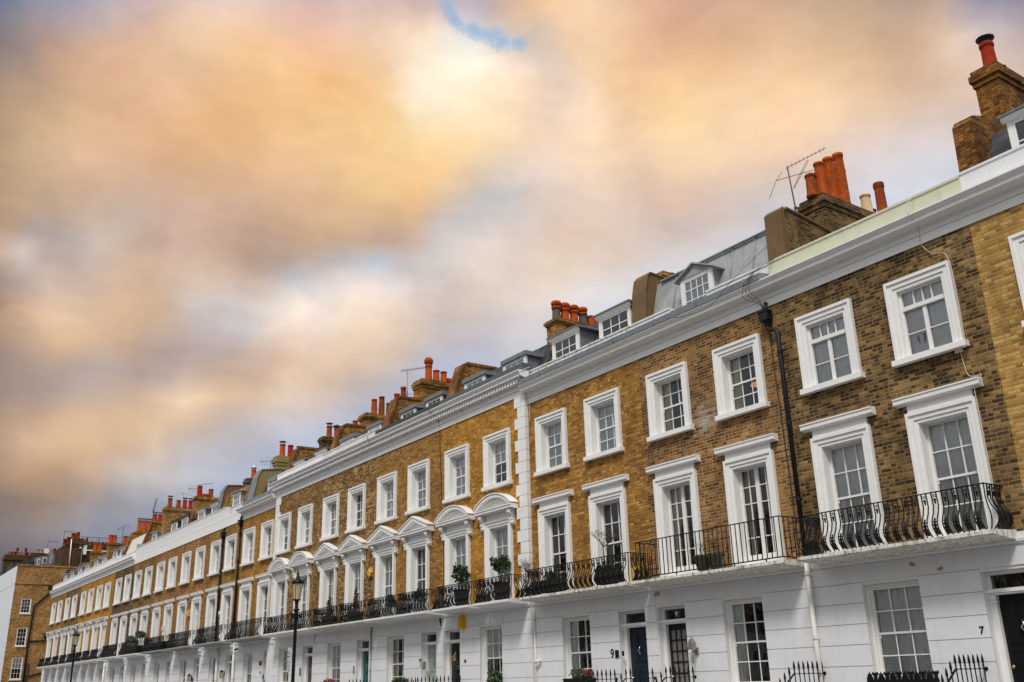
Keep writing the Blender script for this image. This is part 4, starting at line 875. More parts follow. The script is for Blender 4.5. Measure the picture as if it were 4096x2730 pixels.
HOUSES = [
 dict(num=6, xL=-8.58, xR=-3.5, w=[-7.15, -4.9], gw=(-7.6, -6.4), door=(-5.2, -4.2), dmat=D_BLACK, head='hood', k2='casement', k1='sash', c2=['net']*2, c1=['net']*2, cg='net', cor='full', par=[(-8.57, -3.5, 10.365, 10.86, WH, -.03)],
  label='pale yellow brick house cut off by the right edge of the picture'),
 dict(num=7, xL=-13.44, xR=-8.58, w=[-12.12, -9.82], gw=(-12.12, -10.87), door=(-9.64, -8.66), dmat=D_BLACK, head='hood', k2='casement', k1='sash', c2=['net']*2, c1=['net']*2, cg='net', cor='full', par=[(-13.44, -8.57, 10.365, 10.82, CREAM, -.03)],
  label='dark sooty brick house numbered 7, with a cream parapet and black front door'),
 dict(num=8, xL=-18.1, xR=-13.44, w=[-17.06, -14.66], gw=(-15.88, -14.71), door=(-18.07, -17.1), dmat=D_INK, glazed=1, hard=CHROME, head='hood', k2='sash', k1='french', c2=['left', 'left'], c1=['left', 'pink'], cg='greyleft', cor='full', flash=1, par=[(-18.1, -16.75, 10.56, 10.80, WH, -.02), (-15.45, -13.44, 10.56, 10.80, WH, -.02)],
  label='brown brick house numbered 8, with french windows and lead clad roof'),
 dict(num=9, xL=-23.2, xR=-18.1, w=[-22.03, -19.67], gw=(-21.88, -20.68), door=(-19.51, -18.5), dmat=D_NAVY, hard=CHROME, head='hood', k2='sash', k1='sash', c2=['blind', 'blind'], c1=['none', 'none'], cg='greyleft', cor='full', flash=1, par=[(-23.2, -18.1, 10.56, 10.80, PEEL, -.02)],
  label='ochre brick house numbered 9, with a navy door and peeling white parapet'),
 dict(num=10, out=.1, xL=-28.2, xR=-23.2, w=[-27.15, -24.75], gw=(-25.91, -24.7), door=(-28.06, -27.06), dmat=D_INK, hard=CHROME, vous=1, head='seg', k2='sash', k1='sash', c2=['white', 'half'], c1=['net', 'net'], cg='half', cor='dentil', cx=(-28.2, -22.98), par=[(-28.2, -23.12, 10.84, 11.12, LEADD, -.12)],
  label='bright ochre brick house numbered 10, with bay trees on its balconies'),
 dict(num=11, out=.1, xL=-33.2, xR=-28.2, w=[-32.15, -29.75], gw=(-31.95, -30.7), door=(-29.5, -28.51), dmat=D_SAGE, hard=CHROME, vous=1, head='ped', k2='sash', k1='sash', c2=['white', 'blind'], c1=['greyleft', 'none'], cg='sides', cor='dentil', par=[(-33.08, -28.2, 10.84, 11.12, FELT, -.12)],
  label='warm ochre brick house numbered 11, with a pale sage front door'),
 dict(num=12, out=.1, xL=-38.2, xR=-33.2, w=[-37.1, -34.7], gw=(-36.96, -35.72), door=(-34.37, -33.36), dmat=D_TEAL, vous=1, head='ped', k2='sash', k1='sash', c2=['greyleft', 'none'], c1=['greyleft', 'half'], cg='white', cor='dentil', par=[(-38.2, -33.09, 10.84, 11.20, GREYW, -.03)],
  label='mixed buff brick house with a teal front door and conifers on its balconies'),
 dict(num=13, out=.1, xL=-43.25, xR=-38.2, w=[-42.12, -39.73], gw=(-41.94, -40.77), door=(-39.4, -38.38), dmat=D_GREY, vous=1, head='seg', k2='sash', k1='sash', c2=['half', 'white'], c1=['sides', 'greyleft'], cg='sides', cor='dentil', cx=(-43.55, -38.2), par=[(-43.3, -38.2, 10.84, 11.22, WH, -.03)],
  label='brown brick house behind the nearer lamp post, with arched window heads'),
 dict(num=14, xL=-48.1, xR=-43.25, w=[-46.8, -44.4], gw=(-46.54, -45.38), door=(-44.0, -43.3), dmat=D_NAVY, head='hood', k2='sash', k1='sash', c2=['white', 'sides'], c1=['greyleft', 'none'], cg='half', cor='full', par=[(-48.1, -43.25, 10.365, 10.74, LEAD, -.05)],
  label='golden brick house numbered 14, with a lead parapet and ochre rendered party wall'),
 dict(num=15, xL=-53.05, xR=-48.1, w=[-51.73, -49.4], gw=(-51.45, -50.31), door=(-49.0, -48.05), dmat=D_BLACK, head='hood', k2='sash', k1='sash', c2=['greyleft', 'none'], c1=['greyleft', 'none'], cg='pink', cor='plain', par=[(-53.05, -50.66, 10.44, 10.86, WH, -.03), (-49.8, -48.1, 10.44, 10.72, WH, -.03)],
  label='honey brick house with brown clay roof tiles and a parapet gap'),
 dict(num=16, xL=-58.15, xR=-53.05, w=[-56.78, -54.3], gw=(-56.3, -55.25), door=(-53.95, -52.99), dmat=D_NAVY, head='hood', k2='sash', k1='sash', c2=['none', 'white'], c1=['none', 'white'], cg='none', cor='plain', par=[(-58.15, -53.05, 10.44, 10.86, WH, -.03)],
  label='tan brick house with a small yellow alarm box and two glazed lead sided dormers'),
 dict(num=17, xL=-63.2, xR=-58.15, w=[-61.85, -59.4], gw=(-61.3, -60.3), door=(-58.9, -57.95), dmat=D_BLACK, head='hood', k2='sash', k1='sash', c2=['half', 'left'], c1=['white', 'half'], cg='none', cor='plain', par=[(-63.2, -58.15, 10.44, 10.86, WH, -.03)],
  label='tan brick house whose two dormers have thick black roofs'),
 dict(num=18, xL=-68.2, xR=-63.2, w=[-66.95, -64.5], gw=(-66.5, -65.4), door=(-63.95, -63.0), dmat=D_INK, head='hood', k2='sash', k1='sash', c2=['none', 'left'], c1=['none', 'white'], cg='white', cor='plain', par=[(-68.2, -63.2, 10.44, 10.86, WH, -.03)],
  label='olive brown brick house with two small olive trees on its balcony'),
 dict(num=19, xL=-73.3, xR=-68.2, w=[-71.9, -69.5], gw=(-71.8, -70.6), door=(-69.2, -68.2), dmat=D_BLUE, head='hood', k2='sash', k1='sash', c2=['none', 'none'], c1=['white', 'half'], cg='none', cor='late', par=[(-73.3, -68.2, 10.41, 10.68, WH, -.03)],
  label='dark brown brick house with a blank white mansard roof front'),
 dict(num=20, xL=-78.4, xR=-73.3, w=[-77.4, -75.0], gw=(-77.4, -76.4), door=(-74.8, -73.8), dmat=D_GREY, head='console', k2='sash', k1='sash', c2=['none', 'white'], c1=['white', 'none'], cg='white', cor='late', par=[(-78.4, -73.3, 10.41, 10.88, WH, -.03)],
  label='yellow brick house directly left of the dark brown brick house'),
 dict(num=21, xL=-83.8, xR=-78.4, w=[-82.6, -80.1], gw=(-82.9, -81.85), door=(-80.0, -79.05), dmat=D_BLACK, head='console', k2='sash', k1='sash', c2=['none', 'none'], c1=['none', 'white'], cg='none', cor='late', par=[(-83.8, -78.4, 10.41, 10.90, WH, -.03)],
  label='yellow brick house between its yellow neighbour and the drab brick house'),
 dict(num=22, xL=-89.4, xR=-83.8, w=[-88.3, -85.7], gw=(-88.2, -87.2), door=(-85.3, -84.4), dmat=D_NAVY, head='console', k2='sash', k1='sash', c2=['none', 'white'], c1=['none', 'none'], cg='none', cor='late', par=[(-89.4, -83.8, 10.41, 10.86, WH, -.03)],
  label='drab brown brick house, last but one at the far left end of the terrace'),
 dict(num=23, xL=-95.6, xR=-89.4, w=[-93.9, -91.3], gw=(-93.8, -92.8), door=(-90.9, -90.0), dmat=D_BLACK, head='console', k2='sash', k1='sash', c2=['none', 'none'], c1=['white', 'none'], cg='none', cor='late', par=[(-95.6, -89.4, 10.41, 10.82, WH, -.03)],
  label='muted ochre brick house at the far left end of the terrace'),
]
BM = {17: 16, 21: 20}
HD = {}
for H in HOUSES:
    n = H['num']; H['hx'] = (H['xL']+H['xR'])/2; H['org'] = (H['hx'], 0, 0); H['brick'] = B[BM.get(n, n)]
    H['root'] = thing('terraced_house', H['label'], 'house', (H['hx'], -H.get('out', 0), 0), 'terraced houses along the street')
    HD[n] = H
    zt = 10.11 if H['cor'] == 'dentil' else 9.81
    m = MB(); ops = []
    for c in H['w']: ops += [(c-.60, c+.60, 3.96, 6.34), (c-.60, c+.60, 7.50, 9.1)]
    m.wall(H['xL'], H['xR'], 3.95, zt+.35, ops, 0, .3)
    m.build('brick_wall', H['brick'], H['root'], H['org'])
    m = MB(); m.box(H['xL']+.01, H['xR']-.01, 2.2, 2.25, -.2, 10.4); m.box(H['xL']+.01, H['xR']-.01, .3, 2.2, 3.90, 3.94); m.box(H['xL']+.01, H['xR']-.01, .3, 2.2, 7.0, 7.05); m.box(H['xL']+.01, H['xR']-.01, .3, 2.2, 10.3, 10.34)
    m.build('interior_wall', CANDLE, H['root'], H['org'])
    upper_windows(H); ground_floor(H); cornice(H)
    m = MB(); m.quad((H['xL'], 9, -.2), (H['xR'], 9, -.2), (H['xR'], 9, 10.5), (H['xL'], 9, 10.5))
    if n in (23, 6):
        x = H['xL'] if n == 23 else H['xR']
        m.quad((x, .3, -.2), (x, 9, -.2), (x, 9, 10.5), (x, .3, 10.5))
    m.build('rear_wall', H['brick'], H['root'], H['org'])

# balconies
balcony(HD[7], -12.92, -8.95, 'bombe', 4.76)
balcony(HD[8], -18.02, -13.5, 'plain', 4.86, .62)
balcony(HD[9], -22.75, -18.35, 'bombe', 4.67)
for n, rs in {10: [(-25.13, -23.30), (-27.52, -25.45)], 11: [(-30.12, -28.0), (-32.36, -30.28)], 12: [(-34.80, -32.55), (-37.2, -34.92)], 13: [(-39.55, -37.35), (-42.05, -39.62)]}.items():
    for i, (a, b) in enumerate(rs): balcony(HD[n], a, b, 'bombe', 4.63, .6, WEA if n == 12 else WH, .04)
for n, a, b in ((14, -47.0, -43.0), (15, -52.0, -48.15), (16, -57.0, -53.05), (17, -61.9, -57.85), (18, -67.1, -63.1), (19, -72.1, -68.2)): balcony(HD[n], a, b, 'bombe', 4.71, .6, STONE if n < 18 else WH)
for n, rs in {20: [(-75.3, -73.4), (-77.8, -75.9)], 21: [(-80.25, -78.35), (-82.9, -80.9)], 22: [(-85.6, -83.6), (-88.5, -86.4)], 23: [(-91.4, -89.4), (-94.2, -92.0)]}.items():
    for a, b in rs: balcony(HD[n], a, b, 'bombe', 4.61, .6, WH, .04)

# quoins and pilasters at the two ends of the raised group
def quoins(H, x, d, zb, zt, name='quoin'):
    m = MB(); z = zt; i = 0
    while z > zb+.05:
        h = .345; w = .56 if i % 2 == 0 else .40; a, b = sorted((x, x+d*w)); m.box(a, b, -.035, .05 if d > 0 else .12, max(z-h+.012, zb), z); z -= h; i += 1
    m.build(name, TRIM, H['root'], H['org'])
quoins(HD[10], -23.19, -1, 3.96, 10.10); quoins(HD[13], -43.26, 1, 3.96, 10.10)
m = MB(); m.box(-43.25, -42.7, -.06, .0, .0, 3.60); m.box(-43.3, -42.65, -.09, 0, 3.6, 3.74); m.build('pilaster', WH, HD[13]['root'], HD[13]['org'])
for n in (15, 16, 17, 18, 19):
    H = HD[n]; m = MB(); x = H['xR']; m.box(x-.22, x+.22, -.10, 0, 3.50, 3.74); m.box(x-.26, x+.26, -.16, 0, 3.66, 3.79); m.build('pilaster', WH, H['root'], H['org'])

# roofs
roof(HD[6], SLATE); roof(HD[7], LEAD, [(.9, 10.6), (1.5, 11.6), (4.5, 12.0), (9, 10.6)])
roof(HD[8], LEADL, [(.40, 10.6), (.78, 12.06), (.80, 12.10), (2.0, 12.18), (9, 10.6)])
for x in (-17.25, -16.85, -15.0, -14.3, -13.75):
    pass
m = MB()
for x in (-17.15, -15.1, -14.35): m.tube([(x, .395, 10.6), (x, .775, 12.06), (x, .80, 12.11)], .022, 6)
m.box(-17.75, -13.4, .70, .80, 12.105, 12.135); m.build('roof_roll', LEADL, HD[8]['root'], HD[8]['org'])
for n in (9, 10, 11, 12, 13): roof(HD[n], SLATE)
roof(HD[14], SLATE); roof(HD[15], TILE, [(.34, 10.5), (.72, 11.95), (4, 12.3), (9, 10.6)]); 
for n in (16, 17, 18, 20, 21, 22, 23): roof(HD[n], LEAD, [(.6, 10.6), (1.25, 11.85), (4.5, 12.2), (9, 10.6)])
roof(HD[19], flat('white_render_roof', (.62, .60, .53), .7, .05), [(.36, 10.6), (.86, 12.1), (3, 12.2), (9, 10.6)])
dormer(HD[6], -6.92, 1.6, 10.7, 11.88, .5, 'white', (3, 2))
dormer(HD[8], -16.03, 1.12, 10.5, 11.58, .28, 'pediment', (4, 3), True)
dormer(HD[9], -21.6, 1.3, 10.75, 11.70, .3, 'cornice', (3, 2)); dormer(HD[9], -19.3, 1.38, 10.75, 11.70, .3, 'cornice', (3, 2))
dormer(HD[10], -24.3, 1.3, 10.7, 11.62, .4, 'block', (3, 2), True); dormer(HD[10], -26.7, 1.28, 10.7, 11.62, .4, 'block', (3, 2), True)
dormer(HD[11], -29.45, 1.15, 10.7, 11.62, .4, 'block', (3, 2)); dormer(HD[11], -31.4, 1.1, 10.7, 11.62, .4, 'block', (3, 2))
dormer(HD[12], -34.2, 1.15, 10.7, 11.62, .4, 'block', (3, 2), True); dormer(HD[12], -36.7, 1.25, 10.7, 11.62, .4, 'block', (3, 2), True)
dormer(HD[13], -39.3, 1.05, 10.7, 11.66, .4, 'cornice', (1, 1), True); dormer(HD[13], -41.75, 1.1, 10.7, 11.66, .4, 'cornice', (1, 1), True)
dormer(HD[14], -45.2, 1.35, 10.5, 11.58, .4, 'cornice', (3, 2))
dormer(HD[15], -50.1, 1.05, 10.5, 11.62, .3, 'leadpale', (3, 3), True)
for n, cs in {16: (-53.8, -56.2), 17: (-59.35, -61.5), 20: (-73.85, -75.95), 21: (-79.25, -81.85), 22: (-84.85, -87.5), 23: (-90.45, -93.1)}.items():
    for c in cs:
        if n == 17: dormer(HD[n], c, 1.1, 10.5, 11.66, .4, 'block', (2, 2), True)
        else: dormer(HD[n], c, 1.15, 10.5, 11.62, .4, 'cornice' if n == 16 else 'leadpale', (3, 2), True)
dormer(HD[18], -65.8, 1.0, 10.5, 11.6, .4, 'leadpale', (2, 2), True)
for d_ in [o for o in HD[17]['root'].children if o.name.startswith('dormer')]: d_.data.materials[0] = FELT
m = MB(); m.py([(-69.3+.35*math.cos(a), 10.75+.55*math.sin(a)) for a in [math.pi*k/10 for k in range(11)]], .30, .5); m.build('arched_window', LEAD, HD[19]['root'], HD[19]['org'])

# party walls and chimneys (left-hand party wall of each house)
B6 = HD[6]['brick']
BSX = brick('stack_dark_ochre_brick', [(.0, (44, 30, 16)), (.35, (92, 60, 26)), (.7, (134, 90, 36)), (1, (160, 114, 54))], (100, 68, 34), stain=.55, TINT=(1, .98, .95))  # darker ochre brick of the right-hand chimney and its upstand
party(HD[6], -8.40, .40, BSX, [(.45, 11.0), (.52, 12.22), (.64, 12.38), (1.7, 12.72), (3.4, 12.9)])
c = chimney(HD[6], -9.02, -8.48, 2.35, 6.8, 11.9, 14.42, BSX, .42); pot(HD[6], c, -8.76, 2.75, 14.40, 15.20, .155, TERR, 'flatcap')
party(HD[7], -13.3, .46, BSD, [(.50, 11.0), (.60, 12.32), (.72, 12.42), (1.15, 12.38), (2.6, 12.2)], .05, REND)
m = MB(); m.px([(.44, 10.5), (.50, 12.34), (.62, 12.46), (.62, 10.5)], -13.79, -13.27); m.build('render_face', REND, HD[7]['root'], HD[7]['org'])
c = chimney(HD[7], -14.02, -13.32, 2.35, 5.6, 11.9, 13.34, BSD, .36)
for x, y, z1, k, mt in ((-13.60, 2.33, 13.98, 'plain', TERB), (-13.45, 2.55, 14.32, 'tall', TER), (-13.45, 2.98, 14.60, 'tall', TER), (-13.45, 3.45, 14.88, 'tall', TER), (-13.62, 3.72, 14.55, 'tall', TERB), (-13.45, 4.42, 13.92, 'plain', TERC), (-13.45, 5.15, 14.50, 'plain', TERB), (-13.62, 4.85, 13.65, 'plain', SOOT)):
    pot(HD[7], c, x, y, 13.34, z1, .145, mt, k)
party(HD[8], -17.95, .50, REND, [(.25, 11.0), (.32, 11.85), (.42, 12.28), (.52, 12.40), (1.05, 12.36), (2.0, 12.32)], .03, REND)
chimney(HD[8], -18.5, -18.0, 1.1, 2.1, 11.8, 12.62, BST, .2)
c = chimney(HD[9], -23.55, -22.98, 1.12, 3.6, 10.5, 12.86, BST, .2)
for i, y in enumerate((1.32, 1.68, 2.06, 2.44)): pot(HD[9], c, -23.25, y, 12.86, 13.30, .145, (SOOT, TER, TER, SOOT)[i], 'redcap')
for y in (2.78, 3.12): pot(HD[9], c, -23.25, y, 12.86, 13.30, .14, TER, 'plain')
party(HD[10], -28.1, .46, BST, None, .10, BSR)
party(HD[11], -33.1, .46, BST, None, .10, BSR); c = chimney(HD[11], -33.75, -33.05, 1.95, 4.6, 12.0, 13.62, BST, .36)
pot(HD[11], c, -33.2, 2.35, 13.62, 14.28, .15, TER, 'ball'); pot(HD[11], c, -33.2, 2.72, 13.62, 14.12, .14); pot(HD[11], c, -33.2, 3.08, 13.62, 14.12, .14); pot(HD[11], c, -33.2, 3.55, 13.6, 13.72, .14, TER, 'hoodpot'); pot(HD[11], c, -33.2, 4.0, 13.62, 14.2, .14)
party(HD[12], -38.1, .46, BST, None, .10, BSR); c = chimney(HD[12], -38.75, -38.05, 1.95, 4.8, 12.0, 13.36, BST, .3)
for y, z, mt in ((2.42, 14.08, TER), (2.80, 14.26, TERB), (3.18, 14.0, TERB), (3.58, 14.52, TER), (3.92, 14.9, TERB)): pot(HD[12], c, -38.25, y, 13.36, z, .14, mt, 'tall')
pot(HD[12], c, -38.25, 1.5, 12.66, 12.95, .13, TERB)
party(HD[13], -43.1, .46, BST, None, .10, BSR); c = chimney(HD[13], -43.85, -43.35, 2.25, 4.0, 12.0, 13.46, BSD, .3)
pot(HD[13], c, -43.6, 2.66, 13.46, 14.06, .14, TERB, 'flatcap'); pot(HD[13], c, -43.6, 3.06, 13.46, 14.0, .135, TER, 'cone')
party(HD[14], -47.85, .75, RENDO, [(.35, 10.7), (.62, 12.1), (.78, 12.46), (1.65, 12.58), (2.6, 12.6)], .04, LEAD); c = chimney(HD[14], -48.5, -47.95, 1.62, 3.3, 12.0, 13.34, RENDO, .5)
pot(HD[14], c, -48.15, 1.95, 13.34, 14.02, .15, TER, 'flatcap'); pot(HD[14], c, -48.15, 2.4, 13.34, 14.02, .15, TERR, 'plain'); pot(HD[14], c, -48.15, 2.88, 13.34, 13.85, .13, TERR, 'flatcap')
party(HD[15], -52.9, .5, REND, [(.36, 10.8), (.55, 12.2), (.72, 12.52), (1.5, 12.58), (2.4, 12.6)], .04, LEAD); c = chimney(HD[15], -53.4, -52.95, 1.85, 2.9, 12.0, 13.06, SOOT, .4); pot(HD[15], c, -53.1, 2.25, 13.06, 13.58, .14, TER, 'spin')
party(HD[16], -58.1, .46, BST, None, .08, BSR); c = chimney(HD[16], -58.6, -58.05, .60, 2.6, 11.4, 12.78, BST, .25)
for y, z, mt, k in ((.82, 13.42, TERR, 'tall'), (1.5, 13.28, TERB, 'plain'), (2.35, 12.98, TER, 'plain')): pot(HD[16], c, -58.2, y, 12.78, z, .15, mt, k)
pot(HD[16], c, -58.2, 1.15, 12.76, 12.84, .12, TERR, 'hoodpot')
party(HD[17], -63.2, .46, BST, None, .08, BSR); c = chimney(HD[17], -63.7, -63.1, .25, 2.4, 11.0, 12.9, BFE, .3)
for y, z, k in ((.5, 13.45, 'flatcap'), (1.05, 13.38, 'plain'), (1.45, 13.40, 'flatcap'), (1.82, 13.40, 'flatcap')): pot(HD[17], c, -63.2, y, 12.9, z, .14, TERB if y < 1.2 else TERR, k)
party(HD[18], -68.1, .46, BST, None, .08, BSR); c = chimney(HD[18], -68.7, -68.05, .85, 2.2, 11.4, 12.76, BST, .2)
for y in (.98, 1.32): pot(HD[18], c, -68.2, y, 12.76, 13.2, .145, TERR, 'flatcap')
party(HD[19], -73.2, .46, BST, None, .08, BSR); c = chimney(HD[19], -73.7, -73.15, 1.05, 2.5, 11.4, 12.76, BST, .2)
for y in (1.28, 1.62, 1.95): pot(HD[19], c, -73.3, y, 12.76, 13.54, .16, TER, 'flatcap')
for n, x, ys in ((20, -78.3, (.0, .3, 1.1, 1.45, 1.8)), (21, -83.7, (.12, .45)), (22, -89.3, ()), (23, -95.0, ())):
    party(HD[n], x, .46, BFE if n < 23 else BFD, [(.42, 11.0), (.86, 12.2), (1.0, 12.26), (2.6, 12.3)], .06, REND)
    if ys:
        c = chimney(HD[n], x-.6, x-.05, .45, 2.3, 11.2, 12.55, BST, .2)
        for y in ys: pot(HD[n], c, x-.25, y+.55, 12.55, 13.15, .16, TER, 'plain')

# rainwater pipes
def pipe(H, pts, r=.045, mat=None, name='drainpipe', hop=None):
    m = MB(); m.tube(pts, r, 10)
    for (a, b) in zip(pts[:-1], pts[1:]):
        if abs(a[2]-b[2]) > 1.5:
            k = int(abs(a[2]-b[2])/1.7)
            for i in range(k+1):
                z = a[2]+(b[2]-a[2])*(i+.3)/(k+1); m.lathe([(r*1.3, 0), (r*1.35, .06), (r*1.3, .09)], a[0], a[1], 10, z)
    if hop:
        x, z = hop; y = pts[0][1]
        m.pz([(x-.13, y-.11), (x+.13, y-.11), (x+.13, y+.07), (x-.13, y+.07)], z-.04, z+.16); m.box(x-.15, x+.15, y-.13, y+.075, z+.16, z+.19); m.lathe([(.05, -.22), (.06, -.12), (.11, -.04)], x, y, 10, z)
        m.tube([(x, y+.02, z+.1), (x, y, z+.32), (x-.02, y+.08, z+.42)], r, 8)
    return m.build(name, mat or PIPEB, H['root'], H['org'])
pipe(HD[7], [(-13.60, -.12, 9.36), (-13.60, -.12, 9.24), (-13.52, -.12, 9.17), (-13.38, -.12, 9.14), (-13.32, -.12, 9.05), (-13.32, -.12, 4.02)], .05, hop=(-13.60, 9.46))
pipe(HD[7], [(-13.32, -.12, 4.02), (-13.32, -.12, .2)], .052, PIPEW)
pipe(HD[15], [(-50.55, -.1, 9.2), (-50.55, -.1, 4.0)], .055, hop=(-50.55, 9.34)); pipe(HD[15], [(-50.0, -.12, 3.7), (-50.0, -.12, .2)], .06, PIPEW)
pipe(HD[15], [(-48.0, -.1, 9.5), (-48.0, -.1, 4.0)], .055, hop=(-48.0, 9.62)); pipe(HD[15], [(-47.6, -.12, 3.7), (-47.6, -.12, .2)], .06, PIPEW)
pipe(HD[19], [(-73.1, -.12, 3.7), (-73.1, -.12, .2)], .06, PIPEW); pipe(HD[9], [(-23.13, -.05, 3.7), (-23.13, -.05, .2)], .03, PIPEW)
pipe(HD[12], [(-33.15, -.05, 3.7), (-33.15, -.05, .2)], .03, paint('grey_pipe', (.3, .3, .29), .6, .2, 8))

# writing
def text(H, s, x, y, z, size, mat, name='house_number', ext=.006, parent=None, org=None, bold=0.0):
    cu = bpy.data.curves.new('txt', 'FONT'); cu.body = s; cu.size = size; cu.extrude = ext; cu.align_x = 'CENTER'; cu.offset = bold
    o = bpy.data.objects.new('txt', cu); COL.objects.link(o); dg = bpy.context.evaluated_depsgraph_get()
    me = bpy.data.meshes.new_from_object(o.evaluated_get(dg)); bpy.data.objects.remove(o); bpy.data.curves.remove(cu)
    me.transform(Matrix(((1, 0, 0, 0), (0, 0, 1, 0), (0, 1, 0, 0), (0, 0, 0, 1)))); me.materials.clear(); me.materials.append(mat); me.name = name
    org = org or H['org']; return obj(name, me, parent or H['root'], (x-org[0], y-org[1], z-org[2]))
BLK = flat('black_lettering', (.01, .01, .015)); WHT = flat('white_lettering', (.75, .75, .72)); GRY = flat('grey_lettering', (.15, .15, .16))
text(HD[7], '7', -9.79, -.03, 2.29, .175, BLK, bold=.004); text(HD[8], '8', -17.60, .19, 3.085, .18, WHT, bold=.008); text(HD[9], '9', -19.82, -.03, 2.22, .31, BLK)
text(HD[10], '10', -26.75, -.03, 2.31, .13, BLK, bold=.003); text(HD[11], '11', -29.51, -.03, 2.25, .22, GRY); text(HD[14], '14', -44.24, -.03, 2.34, .2, BLK)
def plaque(H, x0, x1, z0, z1, mat, name='entry_panel', y=-.05):
    m = MB(); m.box(x0, x1, y, -.021, z0, z1); m.box(x0+.02, x1-.02, y-.006, y-.0005, z0+(z1-z0)*.55, z1-.03); m.box((x0+x1)/2-.012, (x0+x1)/2+.012, y-.012, y-.0005, z0+.03, z0+.055); return m.build(name, mat, H['root'], H['org'])
STEEL = paint('brushed_steel', (.32, .31, .29), .35, .1, 10, metal=.6)
plaque(HD[9], -19.69, -19.57, 2.22, 2.40, POTK); plaque(HD[9], -19.42, -19.37, 2.25, 2.37, POTK, 'doorbell')
plaque(HD[11], -29.60, -29.48, 2.44, 2.53, STEEL); plaque(HD[11], -29.36, -29.18, 2.17, 2.42, STEEL); plaque(HD[12], -34.55, -34.49, 2.15, 2.42, GRY); plaque(HD[13], -39.6, -39.43, 2.2, 2.5, STEEL); plaque(HD[14], -43.95, -43.78, 2.12, 2.32, GRY); plaque(HD[14], -44.45, -44.2, 2.72, 2.90, TERB, 'nameplate'); plaque(HD[16], -54.02, -53.9, 2.18, 2.38, POTK); plaque(HD[14], -44.18, -44.12, 2.72, 2.90, TERB, 'nameplate')

# iron palmette guard in front of the window of the house with the black door
m = MB(); x0, x1, y = -12.0, -10.62, -.34
m.box(x0-.05, x1+.05, y-.02, y+.02, 1.40, 1.46); m.box(x0-.05, x1+.05, y-.02, y+.02, 1.10, 1.14)
n = 11
for k in range(n+1):
    x = x0+(x1-x0)*k/n
    if k % 2 == 0:
        for a in (-70, -45, -20, 0, 20, 45, 70):
            t = R_(a); l = .21-.0009*abs(a); p = (x+math.sin(t)*.02, 1.47); q = (x+math.sin(t)*l*.55, 1.49+math.cos(t)*l); nx, nz = math.cos(t)*.022, -math.sin(t)*.022
            mid = ((p[0]*.35+q[0]*.65), (p[1]*.35+q[1]*.65)); off = .0004*a/10
            m.py([p, (mid[0]+nx, mid[1]+nz), q, (mid[0]-nx, mid[1]-nz)], y-.014+off, y+.014+off)
    else:
        m.py([(x-.02, 1.46), (x+.02, 1.46), (x+.055, 1.53), (x+.03, 1.58), (x+.03, 1.62), (x+.065, 1.66), (x+.05, 1.70), (x+.02, 1.67), (x, 1.69), (x-.02, 1.67), (x-.05, 1.70), (x-.065, 1.66), (x-.03, 1.62), (x-.03, 1.58), (x-.055, 1.53)], y-.016, y+.016)
    m.box(x-.01, x+.01, y-.01, y+.01, 1.14, 1.40)
for x in (x0, x1): m.box(x-.012, x+.012, y+.021, -.0, 1.41, 1.45)
m.build('window_guard', IRON, HD[7]['root'], HD[7]['org'])
m = MB(); m.tube([(-16.9, .02, 10.72), (-15.35, .02, 10.72)], .022, 8); m.build('parapet_bar', DMET, HD[8]['root'], HD[8]['org'])

# ------------------------------------------------------------------ things in front of and on the terrace
def area_railing(x, label, ylev=-.95):
    t = MB(); zr = 1.73; y0 = -.03
    spear = [(.010, -.9), (.011, -.12), (.011, -.03), (.020, -.02), (.020, -.005), (.011, .0), (.011, .02), (.020, .03), (.012, .045), (.022, .09), (.024, .115), (.016, .17), (.002, .225)]
    n = 7
    for k in range(n): y = y0-.06-(abs(ylev)-.1)*k/(n-1); t.lathe([(r, z) for r, z in spear], x, y, 7, zr)
    t.box(x-.022, x+.022, ylev-.02, y0+.02, zr-.035, zr-.022)
    for k in range(1, 8):
        y = ylev-.15*k; z = zr-.105*k; t.lathe([(r, zz) for r, zz in spear], x, y, 7, z)
    a, b = (ylev-.02, zr-.024), (ylev-1.15, zr-.024-.80); t.px([(a[0], a[1]-.014), a, b, (b[0], b[1]-.014)], x-.022, x+.022)
    t.lathe([(.04, -.02), (.04, .0)], x, 0, 8, 0); t.v[-32:] = [(x+(vx-x)*1, -.012+(vz)*.5, zr-.03+vy) for vx, vy, vz in t.v[-32:]]
    return tag(t.build('area_railing', IRON), label, 'railing', 'spear headed railings beside the front doors')
for x, lb in ((-13.28, 'black spear railing against the white wall beside the white downpipe of house 7'), (-9.84, 'black spear railing ending left of the black door of house 7'),
              (-18.3, 'black spear railing on the narrow pier between the navy door and the glazed door'), (-16.93, 'black spear railing right of the glazed lattice door of house 8'), (-19.7, 'black spear railing left of the navy door, under the big number 9'),
              (-28.28, 'black spear railing between the sage door and the wreath door'), (-26.88, 'black spear railing right of the wreath door, under the number 10'), (-29.68, 'black spear railing left of the sage door, beside the clipped window hedge'), (-33.2, 'black spear railing right of the teal door')):
    area_railing(x, lb)

